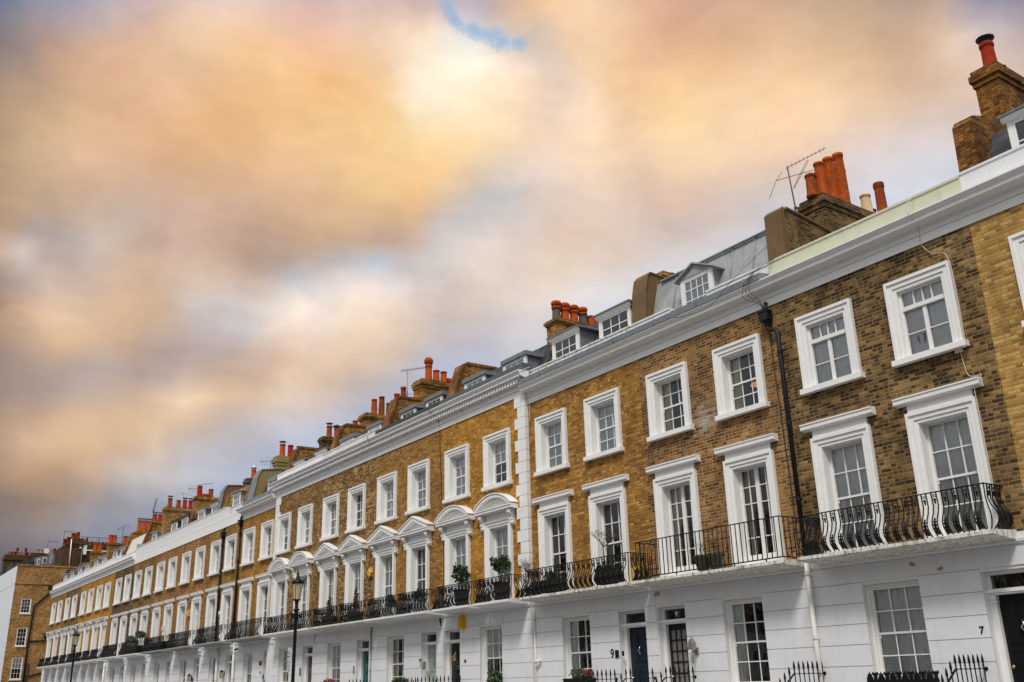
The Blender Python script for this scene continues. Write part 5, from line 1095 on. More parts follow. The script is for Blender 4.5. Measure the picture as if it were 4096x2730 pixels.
def lamp_post(x, y, label, signs=False):
    t = thing('street_lamp', label, 'lamp post', (x, y, 0), 'street lamps along the pavement')
    m = MB(); m.lathe([(.16, 0), (.16, .5), (.12, .55), (.10, 1.2), (.075, 1.3), (.062, 1.5), (.058, 2.8), (.055, 4.1), (.06, 4.12), (.085, 4.17), (.085, 4.22), (.06, 4.26), (.055, 4.38), (.07, 4.45), (.06, 4.5)], 0, 0, 14)
    m.tube([(-.22, 0, 4.2), (.22, 0, 4.2)], .018, 8)
    for s in (-1, 1): m.lathe([(.001, -.03), (.03, 0), (.001, .03)], s*.22, 0, 8, 4.2)
    m.lathe([(.08, 4.49), (.14, 4.52), (.14, 4.545)], 0, 0, 14); m.build('post', IRON, t)
    g = MB(); g.lathe([(.115, 4.55), (.19, 5.08)], 0, 0, 8, smooth=False); ls = g.build('lantern', LAMPG, t)
    m = MB()
    for k in range(4):
        a = math.pi/4+math.pi/2*k; m.tube([(.118*math.cos(a), .118*math.sin(a), 4.55), (.195*math.cos(a), .195*math.sin(a), 5.08)], .009, 5)
    m.build('lantern_frame', IRON, ls)
    m = MB(); m.lathe([(.205, 5.07), (.215, 5.10), (.205, 5.13), (.16, 5.19), (.09, 5.22), (.07, 5.26), (.055, 5.33), (.03, 5.36), (.045, 5.40), (.03, 5.43), (.028, 5.46), (.012, 5.52), (.004, 5.57)], 0, 0, 16)
    for k in range(8): a = 2*math.pi*k/8; m.lathe([(.001, -.0), (.018, .02), (.001, .055)], .205*math.cos(a), .205*math.sin(a), 6, 5.11)
    m.build('lantern_cap', IRON, t)
    m = MB(); m.lathe([(.03, 4.95), (.045, 4.99), (.06, 5.05)], 0, 0, 10); m.lathe([(.02, 4.86), (.034, 4.91), (.02, 4.95)], 0, 0, 10); m.build('lamp_holder', TERC, t)
    if signs:
        for z0, z1 in ((2.72, 2.98), (2.20, 2.68)):
            m = MB(); m.box(-.36, -.06, -.075, -.07, z0, z1); m.box(-.09, .0, -.069, -.055, (z0+z1)/2-.015, (z0+z1)/2+.015); sg = m.build('parking_sign', flat('sign_white', (.78, .78, .76), .35), t)
            m = MB(); rnd = random.Random(int(z0*100))
            zz = z1-.03
            while zz > z0+.03:
                a = -.28 if zz > z1-.2 else -.33; b = -.08
                xx = a
                while xx < b-.03: w = rnd.uniform(.02, .05); m.box(xx, min(xx+w, b), -.0775, -.0752, zz-.009, zz+.003); xx += w+.012
                zz -= .032
            m.box(-.342, -.295, -.0775, -.0752, z1-.19, z1-.12); m.build('sign_lettering', BLK, sg)
            text(None, 'P', -.319, -.0782, z1-.182, .062, WHT, 'sign_letter', .0005, sg, (0, 0, 0))
    return t
def lampglass():
    m, t, p = newmat('lantern_glass'); p.inputs['Base Color'].default_value = (.62, .56, .38, 1); p.inputs['Roughness'].default_value = .15
    o = t.nodes['Material Output']; tr = nd(t, 'ShaderNodeBsdfTransparent'); tr.inputs[0].default_value = (.85, .8, .62, 1); mx = nd(t, 'ShaderNodeMixShader'); mx.inputs[0].default_value = .5
    t.links.new(tr.outputs[0], mx.inputs[1]); t.links.new(p.outputs[0], mx.inputs[2]); t.links.new(mx.outputs[0], o.inputs['Surface']); return m
LAMPG = lampglass()
lamp_post(-31.97, -3.6, 'black street lamp with parking signs on its post, in front of the pedimented windows', True)
lamp_post(-66.0, -3.6, 'black street lamp farther down the street, without signs')

# alarm boxes, lamps, cameras
def hexbox(name, x, y, z, w, h, d, mat, label, pts=6):
    t = MB()
    if pts == 6: pr = [(x-w*.5, z), (x-w*.25, z+h*.5), (x+w*.25, z+h*.5), (x+w*.5, z), (x+w*.25, z-h*.5), (x-w*.25, z-h*.5)]
    else: pr = [(x-w*.5, z-h*.5), (x+w*.5, z-h*.5), (x+w*.5, z+h*.42), (x+w*.42, z+h*.5), (x-w*.42, z+h*.5), (x-w*.5, z+h*.42)]
    t.py(pr, y-d, y-.001); q = [(x+(a-x)*.8, z+(b-z)*.8) for a, b in pr]; t.py(q, y-d-.02, y-d)
    root = thing(name, label, 'alarm box', (x, y, z-h*.5), 'burglar alarm boxes on the fronts'); return root, t.build('alarm_cover', mat, root, (x, y, z-h*.5))
YEL = flat('alarm_yellow', (.75, .43, .015), .4); ORA = flat('alarm_orange', (.75, .33, .01), .4); ABL = flat('alarm_blue', (.02, .04, .2), .4)
r, b = hexbox('alarm_box', -18.60, .0, 4.24, .32, .30, .10, YEL, 'yellow alarm box lettered ADT behind the plain straight balcony bars', 4)
m = MB(); m.py([(-.105, -.03), (-.06, .05), (.06, .05), (.105, -.03), (.06, -.11), (-.06, -.11)], -.124, -.1205); m.build('emblem', ABL, b, (0, 0, 0), (0, 0, .17)); text(None, 'ADT', 0, -.128, .115, .075, WHT, 'lettering', .001, b, (0, 0, 0), .002)
r, b = hexbox('alarm_box', -26.84, -.125, 3.52, .27, .36, .11, ORA, 'orange tall alarm box over the pier beside the wreath door', 4)
r, b = hexbox('alarm_box', -33.35, -.1, 5.72, .28, .32, .09, YEL, 'yellow six sided alarm box with a dark base beside the pedimented window')
m = MB(); m.box(-.1, .1, -.06, 0, -.07, .02); m.build('alarm_base', DMET, r); m = MB(); m.box(-.09, .09, -.114, -.111, .12, .22); m.build('emblem', WHT, b); m = MB(); m.box(-.055, .055, -.1165, -.1145, .14, .20); m.build('emblem_mark', GRY, b)
r, b = hexbox('alarm_box', -55.45, 0, 5.76, .28, .34, .1, YEL, 'yellow alarm box between the tall windows of the tan house', 4)
r, b = hexbox('alarm_box', -50.25, 0, 5.37, .30, .30, .1, flat('alarm_white', (.7, .7, .7)), 'white and blue alarm box beside the black drainpipe')
m = MB(); m.box(-.08, .08, -.1235, -.12, .06, .14); m.build('emblem', ABL, b)
r, b = hexbox('alarm_box', -60.1, 0, 5.23, .34, .3, .1, flat('alarm_pale', (.66, .66, .64)), 'plain white alarm box of the tan house with black roofed dormers', 4)

def wall_lantern(x, y, z, label, style=0):
    t = thing('wall_lamp', label, 'wall lamp', (x, y, z), 'lamps beside the doors')
    if style:
        m = MB(); m.box(-.05, .05, -.03, .0, -.06, .10); m.tube([(0, -.03, .02), (0, -.14, .02), (0, -.16, .06)], .012, 6); m.tube([(0, -.15, .02), (-.02, -.15, -.24)], .022, 6, .012); m.build('arm', STEEL, t)
        m = MB(); m.pz([(-.065, -.22), (.065, -.22), (.065, -.09), (-.065, -.09)], .06, .20); m.py([(-.07, .201), (0, .30), (.07, .201)], -.22, -.09); m.lathe([(.01, .28), (.015, .33), (.002, .37)], 0, -.155, 6); m.build('lamp_body', STEEL, t)
        m = MB(); m.lathe([(.001, 0), (.07, .0), (.075, .03), (.05, .05)], 0, 0, 12); m.v = [(-.068-c, -.155+b, .13+a) for a, b, c in m.v]; m.build('lamp_lens', OBSC, t)
    else:
        m = MB(); m.box(-.05, .05, -.02, .0, -.05, .15); m.tube([(0, -.02, .12), (0, -.14, .17)], .012, 6)
        for sx in (-1, 1):
            for sy in (-1, 1): m.tube([(sx*.07, -.14+sy*.07, -.15), (sx*.085, -.14+sy*.085, .12)], .008, 4)
        m.box(-.08, .08, -.22, -.06, -.165, -.15); m.lathe([(.13, .12), (.12, .135), (.04, .19), (.015, .21), (.002, .26)], 0, -.14, 4); m.build('lamp_frame', IRON, t)
        m = MB(); m.box(-.062, .062, -.202, -.078, -.149, .119); m.build('lamp_glass', LAMPG, t)
    return t
wall_lantern(-16.80, -.02, 2.24, 'old carriage style lamp with round lens right of the glazed lattice door', 1)
wall_lantern(-49.05, -.02, 2.42, 'black framed lantern beside the door between two white downpipes'); wall_lantern(-54.1, -.02, 2.35, 'black framed lantern left of the navy door of the tan house')
def cctv(x, y, z, mat, label):
    t = thing('security_camera', label, 'camera', (x, y, z)); m = MB(); m.lathe([(.045, 0), (.045, .012)], 0, 0, 10); m.v = [(a, -c, b) for a, b, c in m.v]; m.tube([(0, -.01, 0), (-.01, -.06, -.01)], .016, 6); m.build('bracket', mat, t)
    m = MB(); m.tube([(.05, -.06, .0), (-.10, -.13, -.03)], .042, 12); m.build('camera_body', mat, t); m = MB(); m.tube([(-.0995, -.1297, -.0299), (-.108, -.134, -.0315)], .03, 12); m.build('lens', BLK, t)
cctv(-22.93, -.022, 2.25, WHT, 'white bullet camera on the white wall beside the thin pipe of house 9'); cctv(-47.3, -.05, 3.55, DMET, 'dark camera under the stone balcony of house 14')

# plants
def leaves(m, c, rad, n, size, seed, shell=.55, clumps=9, asp=.45):
    rnd = random.Random(seed); cl = []
    for _ in range(clumps):
        v = Vector((rnd.gauss(0, 1), rnd.gauss(0, 1), rnd.gauss(0, 1))).normalized()*rnd.uniform(.35, .8); cl.append((v, rnd.uniform(.3, .55)))
    for _ in range(n):
        ce, cr = rnd.choice(cl); d = Vector((rnd.gauss(0, 1), rnd.gauss(0, 1), rnd.gauss(0, 1))).normalized(); p = ce + d*cr*rnd.uniform(shell, 1.0)
        if p.length > 1.15: p = p/p.length*1.12
        p = Vector((c[0]+p.x*rad[0], c[1]+p.y*rad[1], c[2]+p.z*rad[2]))
        a = (d+Vector((rnd.gauss(0, .6), rnd.gauss(0, .6), rnd.gauss(0, .6)))).normalized(); b = a.orthogonal().normalized(); b = Matrix.Rotation(rnd.random()*6.28, 3, a) @ b; nn = a.cross(b)
        s = size*rnd.uniform(.6, 1.3); tip = p+b*s+a*s*.25; w = nn*s*asp
        m.add([tuple(p), tuple(p+b*s*.5+w), tuple(tip), tuple(p+b*s*.5-w)], [(0, 1, 2, 3)])
def planter_mesh(m, x0, x1, y0, y1, z0, z1, taper=.04):
    m.add([(x0+taper, y0+taper, z0), (x1-taper, y0+taper, z0), (x1-taper, y1-taper, z0), (x0+taper, y1-taper, z0), (x0, y0, z1), (x1, y0, z1), (x1, y1, z1), (x0, y1, z1), (x0+.03, y0+.03, z1), (x1-.03, y0+.03, z1), (x1-.03, y1-.03, z1), (x0+.03, y1-.03, z1), (x0+.03, y0+.03, z1-.05), (x1-.03, y0+.03, z1-.05), (x1-.03, y1-.03, z1-.05), (x0+.03, y1-.03, z1-.05)],
          [(3, 2, 1, 0), (0, 1, 5, 4), (1, 2, 6, 5), (2, 3, 7, 6), (3, 0, 4, 7), (4, 5, 9, 8), (5, 6, 10, 9), (6, 7, 11, 10), (7, 4, 8, 11), (8, 9, 13, 12), (9, 10, 14, 13), (10, 11, 15, 14), (11, 8, 12, 15), (12, 13, 14, 15)])
def tree_pot(x, y, z, label, pw, ph, potmat, trunk, crown_r, crown_z, mat, n, seed, group=None, name='potted_bay_tree', size=.10, round_pot=False):
    t = thing(name, label, 'potted tree', (x, y, z), group)
    m = MB()
    if round_pot: m.lathe([(pw*.38, 0), (pw*.5, ph*.9), (pw*.54, ph*.92), (pw*.54, ph), (pw*.46, ph), (pw*.45, ph-.05)], 0, 0, 16)
    else: planter_mesh(m, -pw/2, pw/2, -pw/2, pw/2, 0, ph)
    m.build('pot', potmat, t)
    m = MB(); m.tube([(0, 0, ph-.06), (.015, 0, ph+trunk*.5), (0, .01, crown_z+.05)], .022, 6, .014)
    rnd = random.Random(seed)
    for k in range(7):
        a = rnd.random()*6.28; l = crown_r*.75; m.tube([(0, .01, crown_z-.12+.03*k), (math.cos(a)*l*.5, math.sin(a)*l*.5, crown_z+.02*k), (math.cos(a)*l, math.sin(a)*l, crown_z+.12*(rnd.random()-.2))], .01, 4, .004)
    m.build('trunk', TWIG, t)
    m = MB(); leaves(m, (0, 0, crown_z), (crown_r, crown_r, crown_r*.92), n, size, seed, clumps=12); m.build('crown', mat, t); return t
tree_pot(-26.5, -.40, 4.0, 'round headed bay tree in a black pot on the balcony above the orange alarm box', .36, .50, POTK, .25, .29, 1.0, LEAF, 620, 3)
tree_pot(-24.25, -.40, 4.0, 'round headed bay tree in a black pot on the balcony beside the white quoins', .36, .52, POTK, .2, .29, 1.02, LEAF, 640, 5)
tree_pot(-63.6, -.4, 4.0, 'taller grey leaved olive tree on the balcony of the olive brown house', .5, .35, POTK, .4, .36, 1.02, LEAFO, 420, 8, 'olive trees on the balcony', 'potted_olive_tree', .11)
tree_pot(-65.7, -.4, 4.0, 'shorter grey leaved olive tree on the balcony of the olive brown house', .5, .35, POTK, .3, .33, .88, LEAFO, 420, 9, 'olive trees on the balcony', 'potted_olive_tree', .11)
def bush_pot(x, y, z, label, rad, crz, mat, potmat, pw, ph, n, seed, size=.07, cat='potted shrub', name='potted_shrub', cone=False):
    t = thing(name, label, cat, (x, y, z))
    m = MB(); planter_mesh(m, -pw/2, pw/2, -.22, .22, 0, ph); m.build('pot', potmat, t)
    m = MB()
    if cone:
        for k in range(6):
            f = k/5; leaves(m, (0, 0, ph+.06+rad[2]*1.7*f), (rad[0]*(1-.78*f), rad[1]*(1-.78*f), .16), int(n/6*(1.35-f)), size, seed+k, clumps=7)
    else: leaves(m, (0, 0, crz), rad, n, size, seed, clumps=12)
    m.build('crown', mat, t); return t
bush_pot(-31.35, -.38, 4.0, 'clipped round shrub in a grey pot behind the left balcony of house 11', (.24, .22, .24), .50, LEAFB, POTL, .38, .3, 600, 11)
bush_pot(-29.15, -.38, 4.0, 'loose round shrub in a grey pot behind the right balcony of house 11', (.24, .22, .27), .50, LEAF, POTL, .38, .3, 520, 12, .075)
bush_pot(-36.4, -.36, 4.0, 'browning conifer in a black box on the left balcony of the buff house', (.23, .2, .36), .5, CONI, POTK, .5, .34, 900, 13, .06, 'potted conifer', 'potted_conifer', True)
bush_pot(-34.1, -.36, 4.0, 'browning conifer in a black box on the right balcony of the buff house', (.23, .2, .42), .5, CONI, POTK, .5, .34, 900, 17, .06, 'potted conifer', 'potted_conifer', True)
bush_pot(-21.75, -.38, 4.0, 'low dark shrub in a black box, left on the balcony of house 9', (.30, .2, .15), .40, LEAFB, POTK, .66, .34, 520, 21)
bush_pot(-30.7, -.30, 1.50, 'clipped box hedge filling the window sill left of the sage door', (.62, .24, .2), .30, LEAFB, POTK, 1.1, .2, 1500, 23, .05, 'window box', 'window_box')
bush_pot(-24.85, -.32, 1.3, 'bushy round shrub outside the ground floor window of house 10', (.36, .32, .28), .52, LEAF, POTK, .4, .3, 1000, 25, .075)
t = bush_pot(-20.95, -.24, 1.58, 'black window box of heather and green herbs below the sash window of house 9', (.40, .2, .16), .25, HERB, POTK, .9, .17, 800, 27, .06, 'window box', 'window_box')
m = MB(); leaves(m, (.05, 0, .33), (.36, .18, .10), 220, .05, 29); m.build('flowers', LAV, t); m = MB(); leaves(m, (.36, 0, .31), (.12, .16, .08), 60, .05, 30); m.build('flowers', GER, t)
t = bush_pot(-36.3, -.24, 1.5, 'window box of pink geraniums under the window of the buff house', (.5, .2, .16), .32, HERB, POTK, 1.1, .2, 500, 31, .06, 'window box', 'window_box')
m = MB(); leaves(m, (0, 0, .42), (.48, .18, .10), 300, .05, 33); m.build('flowers', GER, t)
def twigs(m, p, d, l, r, depth, rnd):
    q = p + d*l; m.tube([tuple(p), tuple(p+d*l*.5+Vector((rnd.gauss(0, .02), rnd.gauss(0, .02), 0))), tuple(q)], r, 4, r*.7)
    if depth == 0: return
    for _ in range(3):
        nd_ = (d+Vector((rnd.gauss(0, .55), rnd.gauss(0, .55), rnd.gauss(.05, .4)))).normalized(); twigs(m, q, nd_, l*rnd.uniform(.6, .85), r*.62, depth-1, rnd)
t = thing('potted_bare_tree', 'leafless standard tree in a broad black planter on the balcony of house 9', 'potted tree', (-19.42, -.40, 4.0))
m = MB(); planter_mesh(m, -.27, .27, -.2, .2, 0, .40); m.build('pot', POTK, t)
m = MB(); rnd = random.Random(4); m.tube([(-.05, 0, .38), (-.08, 0, .7), (-.12, .02, .98)], .022, 6, .016)
for k in range(7): twigs(m, Vector((-.12, .02, .96)), Vector((rnd.gauss(0, .7), rnd.gauss(0, .7), .75)).normalized(), .19, .011, 3, rnd)
m.build('trunk', TWIG, t); m = MB(); leaves(m, (-.03, 0, .44), (.27, .2, .12), 280, .06, 35); m.build('undergrowth', LEAFB, t)
t = thing('dead_shrub', 'dead reddish branches leaning out over the left end of the balcony of house 9', 'shrub', (-22.55, -.45, 4.0))
m = MB(); m.lathe([(.12, 0), (.17, .3), (.17, .33)], .15, 0, 12); m.build('pot', POTK, t)
m = MB(); rnd = random.Random(7)
for k in range(5): twigs(m, Vector((.15, 0, .3)), Vector((-.75+rnd.gauss(0, .2), rnd.gauss(-.1, .25), .75)).normalized(), .34, .013, 3, rnd)
m.build('branches', paint('reddish_twigs', (.16, .07, .05), .8, .3, 10), t)
for i, (x, pr) in enumerate(((-16.02, .20), (-15.62, .19))):
    t = thing('plant_pot', ('mossy round pot with dry stalks behind the plain balcony, the left of a pair', 'mossy round pot behind the plain balcony, the right of a pair')[i], 'plant pot', (x, -.40, 4.0), 'mossy pots on the plain balcony')
    m = MB(); m.lathe([(pr*.6, 0), (pr*.92, .24), (pr, .30), (pr, .345), (pr*.9, .345), (pr*.86, .28)], 0, 0, 18); m.build('pot', POTG, t)
    m = MB(); rnd = random.Random(40+i)
    for k in range(4): twigs(m, Vector((rnd.gauss(0, .06), rnd.gauss(0, .05), .28)), Vector((rnd.gauss(0, .25), rnd.gauss(0, .2), 1)).normalized(), .17, .006, 2, rnd)
    m.build('stalks', TWIG, t)
for x, w, lb in ((-66.5, 1.6, 'long black trough under the shorter olive tree'), (-64.0, 1.3, 'long black trough under the taller olive tree'), (-61.2, 1.2, 'black trough at the left of the balcony below the black roofed dormers'), (-58.6, 1.1, 'black trough at the right of the balcony below the black roofed dormers')):
    m = MB(); planter_mesh(m, x-w/2, x+w/2, -.53, -.12, 4.0, 4.42); o = m.build('planter_trough', POTK, None, (x, -.3, 4.0), (x, -.3, 4.0)); tag(o, lb, 'planter', 'black troughs on the balconies')
# wreath on the dark door
t = thing('door_wreath', 'dried leaf door swag with a straw bow hanging on the dark door', 'wreath', (-27.60, .06, 2.15))
m = MB(); leaves(m, (0, 0, .08), (.15, .05, .2), 420, .055, 51); leaves(m, (0, 0, .32), (.10, .05, .12), 120, .05, 52); m.build('foliage', LEAFO, t)
m = MB(); leaves(m, (-.03, -.05, .33), (.10, .04, .09), 60, .07, 53, asp=.25); m.box(-.03, .03, -.05, .0, .40, .46); m.build('bow', TERC, t)
m = MB(); m.tube([(0, .06, .53), (0, -.01, .5), (0, -.01, .42)], .012, 5); m.build('hanger', CHROME, t)

# television aerials
def yagi(m, p, d, l, n, el, vert=False, r=.007):
    p = Vector(p); d = Vector(d).normalized(); e = p+d*l; m.tube([tuple(p), tuple(e)], r*1.3, 5)
    side = Vector((0, 0, 1)) if vert else d.cross(Vector((0, 0, 1))).normalized()
    for k in range(n): c = p+d*l*(k+.5)/n; s = el*(1-.35*k/n); m.tube([tuple(c-side*s), tuple(c+side*s)], r*.65, 4)
def aerial(x, y, z, h, label, arrays, lean=(0, 0), r=.016, mat=None):
    t = thing('tv_aerial', label, 'aerial', (x, y, z), 'television aerials on the chimneys')
    m = MB(); m.tube([(0, 0, 0), (lean[0]*.5, lean[1]*.5, h*.5), (lean[0], lean[1], h)], r, 6); m.box(-.04, .04, -.03, .03, .1, .16); m.build('mast', mat or ALU, t)
    for a in arrays:
        m = MB(); a(m); m.build('antenna_array', ALU, t)
    return t
def pl(m, pts, r): m.tube([(a*.81, a*.58, z) for a, z in pts], r, 4)
aerial(-14.02, 2.12, 13.02, 1.36, 'leaning rusty aerial with two arrays beside the row of tall orange pots', [lambda m: yagi(m, (-.09, -.06, 1.33), (.81, .58, .36), 1.12, 10, .13, False, .008),
    lambda m: (pl(m, [(-.40, 1.02), (-.06, 1.06), (.56, 1.13)], .009), pl(m, [(-.22, 1.24), (-.40, 1.02), (-.63, .52)], .007), pl(m, [(.01, .72), (.03, .70), (.48, 1.43), (.45, 1.46), (.01, .72)], .007))], (-.06, -.04), .018, paint('rusty_mast', (.13, .06, .05), .7, .3, 8))
aerial(-38.3, 4.05, 13.0, 2.85, 'pink masted aerial with a ring antenna right of two tall pots', [lambda m: yagi(m, (0, -.35, 2.7), (.35, 1.0, .22), 1.35, 12, .32, False, .011), lambda m: m.tube([(.42*math.cos(a), .42*math.sin(a), 1.5+.06*math.sin(a)) for a in [2*math.pi*k/20 for k in range(21)]], .011, 4)], (0, 0), .032, paint('pale_mast', (.45, .30, .26), .6, .1, 8))
aerial(-48.4, 1.45, 12.4, .75, 'small white aerial in front of the ochre rendered stack', [lambda m: yagi(m, (.1, 0, .7), (-.6, -.5, .02), .7, 6, .28, True, .010)])
aerial(-58.35, .72, 11.8, 1.75, 'aerial with crossed booms in front of the crown topped red pot', [lambda m: yagi(m, (0, 0, 1.7), (.3, .9, .15), .9, 3, .1, False, .012), lambda m: yagi(m, (0, 0, 1.45), (-.4, -.5, .06), .6, 5, .3, True, .011), lambda m: (m.tube([(-.5, -.8, 1.25), (0, 0, .95), (.4, .7, .9)], .011, 4), m.tube([(-.5, -.8, 1.25), (-.3, -.6, .8)], .009, 4), m.tube([(.4, .7, .9), (.3, .5, 1.2)], .009, 4))])
aerial(-68.3, .8, 12.4, 1.95, 'long upright black aerial leaning over two dark red pots', [lambda m: yagi(m, (.0, .02, .95), (.12, .18, 1.0), 1.0, 11, .30, False, .014)], (.05, .12), .018)
aerial(-78.5, 1.4, 12.5, 1.45, 'far aerial with a tilted panel above the orange pots', [lambda m: (m.tube([(-.3, -.35, 1.2), (.3, .35, 1.5), (.35, .4, 1.35), (-.25, -.3, 1.08), (-.3, -.35, 1.2)], .018, 4), m.tube([(-.4, -.5, .5), (.4, .5, .5)], .016, 4), m.tube([(-.3, -.4, .25), (.3, .4, .25)], .014, 4))], (0, 0), .024)

# cables
CABW = paint('cream_cable', (.62, .55, .44), .5, .1, 8); CABK = paint('black_cable', (.03, .028, .028), .5, .2, 8)
def cable(pts, r, mat, label):
    # smooth the run with a Catmull-Rom pass
    P = [Vector(p) for p in pts]; Q = []
    for i in range(len(P)-1):
        a, b, c, d = P[max(i-1, 0)], P[i], P[i+1], P[min(i+2, len(P)-1)]
        for k in range(5):
            t = k/5; Q.append(.5*((2*b)+(c-a)*t+(2*a-5*b+4*c-d)*t*t+(3*b-a-3*c+d)*t*t*t))
    Q.append(P[-1]); m = MB(); m.tube([tuple(q) for q in Q], r, 5); return tag(m.build('cable', mat), label, 'cable')
cable([(-9.55, -.05, 10.86), (-9.6, -.40, 10.52), (-9.52, -.41, 10.3), (-9.56, -.08, 10.1), (-9.6, -.05, 9.8), (-9.4, -.05, 9.5), (-9.05, -.12, 9.22), (-9.03, -.13, 7.6), (-9.08, -.17, 7.42)], .007, CABW, 'cream cable running down from the cream parapet past the right hand window of house 7')
cable([(-9.22, -.02, 7.40), (-9.20, -.015, 7.1), (-9.15, -.02, 6.9), (-9.0, -.06, 6.84), (-8.88, -.1, 6.83), (-8.89, -.15, 6.72), (-9.05, -.08, 6.6), (-9.05, -.10, 6.3), (-9.05, -.1, 4.1)], .008, CABW, 'cream cable bundle looping round the right end of the window hood of house 7')
m = MB(); m.box(-9.32, -9.17, -.045, 0, 7.38, 7.46); tag(m.build('junction_box', CABW, None, (-9.24, 0, 7.42), (-9.24, 0, 7.42)), 'small cream junction box under the right hand window sill of house 7', 'junction box')
for i, (dx, sag) in enumerate(((0, 0), (.1, .12), (.22, .3))):
    cable([(-13.3+dx*.6, .0, 10.9), (-13.55-dx*.4, -.42, 10.55), (-13.75-dx, -.42, 10.2-sag*.3), (-13.72-dx*.5, -.1, 9.95), (-13.62+dx*.3, -.2, 9.72)], .0065, CABK, ('black cable drooping over the cornice to the black hopper, the innermost loop', 'black cable drooping over the cornice to the black hopper, the middle loop', 'black cable drooping over the cornice to the black hopper, the widest loop')[i])
cable([(-13.55, -.05, 9.75), (-13.62, -.03, 9.0), (-13.58, -.03, 7.0), (-13.55, -.03, 5.5), (-13.55, -.03, 4.0)], .014, CABK, 'black cable pair down the brown bricks left of the black drainpipe')
cable([(-16.6, -.30, 10.5), (-16.0, -.43, 10.25), (-15.0, -.44, 10.2), (-14.2, -.43, 10.6), (-13.6, .2, 11.4)], .006, CABK, 'black cable looping along the lead edge below the pedimented dormer')
cable([(-28.35, -.50, 10.95), (-28.4, -.52, 10.8), (-28.3, -.30, 10.55), (-28.33, -.13, 10.3), (-28.3, -.12, 9.5), (-28.2, -.12, 8.0), (-28.15, -.12, 6.9), (-28.05, -.12, 5.2), (-28.2, -.12, 4.0)], .014, paint('brown_cable', (.09, .05, .03), .6, .2, 8), 'brown cable down the brick joint between the two ochre houses')
cable([(-33.1, -.5, 10.95), (-33.15, -.52, 10.8), (-33.1, -.30, 10.55), (-33.1, -.12, 10.2), (-33.1, -.12, 7.0), (-33.1, -.12, 4.0)], .014, paint('tan_cable', (.32, .2, .09), .6, .2, 8), 'tan cable down the bricks beside the yellow six sided alarm box')
cable([(-22.95, -.05, 10.95), (-22.98, -.40, 10.75), (-23.05, -.42, 10.5), (-23.25, -.15, 10.2), (-23.1, -.02, 9.8), (-23.1, -.02, 9.2)], .012, CABW, 'pale cable falling over the step in the cornice above the white quoins')

# ------------------------------------------------------------------ end house across the side street, and houses behind
t = thing('end_house', 'tan brick end house with a white painted front wall at the far left edge', 'house', (-115, -.3, 0)); t.rotation_euler = (0, 0, math.pi/2)
ops = [(.82, 1.80, 9.88, 11.36), (.82, 1.80, 6.60, 8.40), (.74, 1.78, 3.34, 5.45)]
m = MB(); m.wall(0, 9, -.2, 14.7, ops, 0, .3); m.box(-.02, 9, -.08, .0, 12.84, 12.98); m.box(-.05, 9, -.07, .3, 14.70, 14.86); m.box(.02, .35, -.04, 0, 12.99, 14.69)
for z in (11.36, 8.40): m.py([(.72, z+.02), (1.90, z+.02), (1.98, z+.34), (.64, z+.34)], -.006, .0)
m.build('brick_wall', BFE, t)
m = MB(); m.box(-.03, -.002, .05, 45, -.2, 14.72); m.box(-.05, 0, .05, 45, 12.85, 12.97)
m.build('painted_wall', paint('white_painted_wall', (.70, .73, .76), .6, .05, .6), t)
m = MB()
for k in range(26): z = .4+k*.46; m.box(-.012, .05, -.012, .06, z, z+.1)
m.build('toothing', BFD, t)
m = MB(); m.box(0, 9, .3, 12, 14.2, 14.6); m.build('roof', FELT, t)
m = MB(); m.box(.2, 9, 1.0, 1.05, -.2, 14); m.build('interior_wall', CANDLE, t)
for i, (a, b, c, d) in enumerate(ops):
    hw = (b-a)/2; f = MB(); f.box(-hw+.001, -hw+.06, .02, .2, c+.001, d); f.box(hw-.06, hw-.001, .02, .2, c+.001, d); f.box(-hw+.06, hw-.06, .02, .2, d-.06, d-.001); f.box(-hw-.05, hw+.05, -.08, .2, c-.12, c)
    w = f.build('window', SASH, t, (0, 0, 0), ((a+b)/2, 0, 0)); dress(w, hw-.06, c, d-.06, 'wide', .07, 'half' if i == 2 else 'none')
m = MB(); m.tube([(2.05, -.1, .1), (2.02, -.1, 7.1), (2.1, -.1, 10.6), (3.35, -.1, 11.9), (3.4, -.1, 12.4)], .09, 8); m.tube([(2.03, -.1, 7.05), (3.6, -.1, 7.15), (3.62, -.1, 7.5)], .07, 8); m.tube([(2.3, -.1, .1), (2.3, -.1, 4.9)], .09, 8); m.tube([(2.1, -.1, 3.6), (2.9, -.1, 3.7), (3.3, -.1, 3.85), (5, -.1, 3.9)], .07, 8)
for x, z in ((3.62, 7.5), (3.4, 12.45)): m.pz([(x-.16, -.25), (x+.16, -.25), (x+.16, -.02), (x-.16, -.02)], z, z+.35)
m.build('drainpipe', PIPEB, t)
for z0, z1 in ((11.0, 12.5), (6.6, 9.0)):
    m = MB(); m.box(3.75, 5.2, -.5, -.02, z0, z1); m.build('window_bay', GREYW, t)

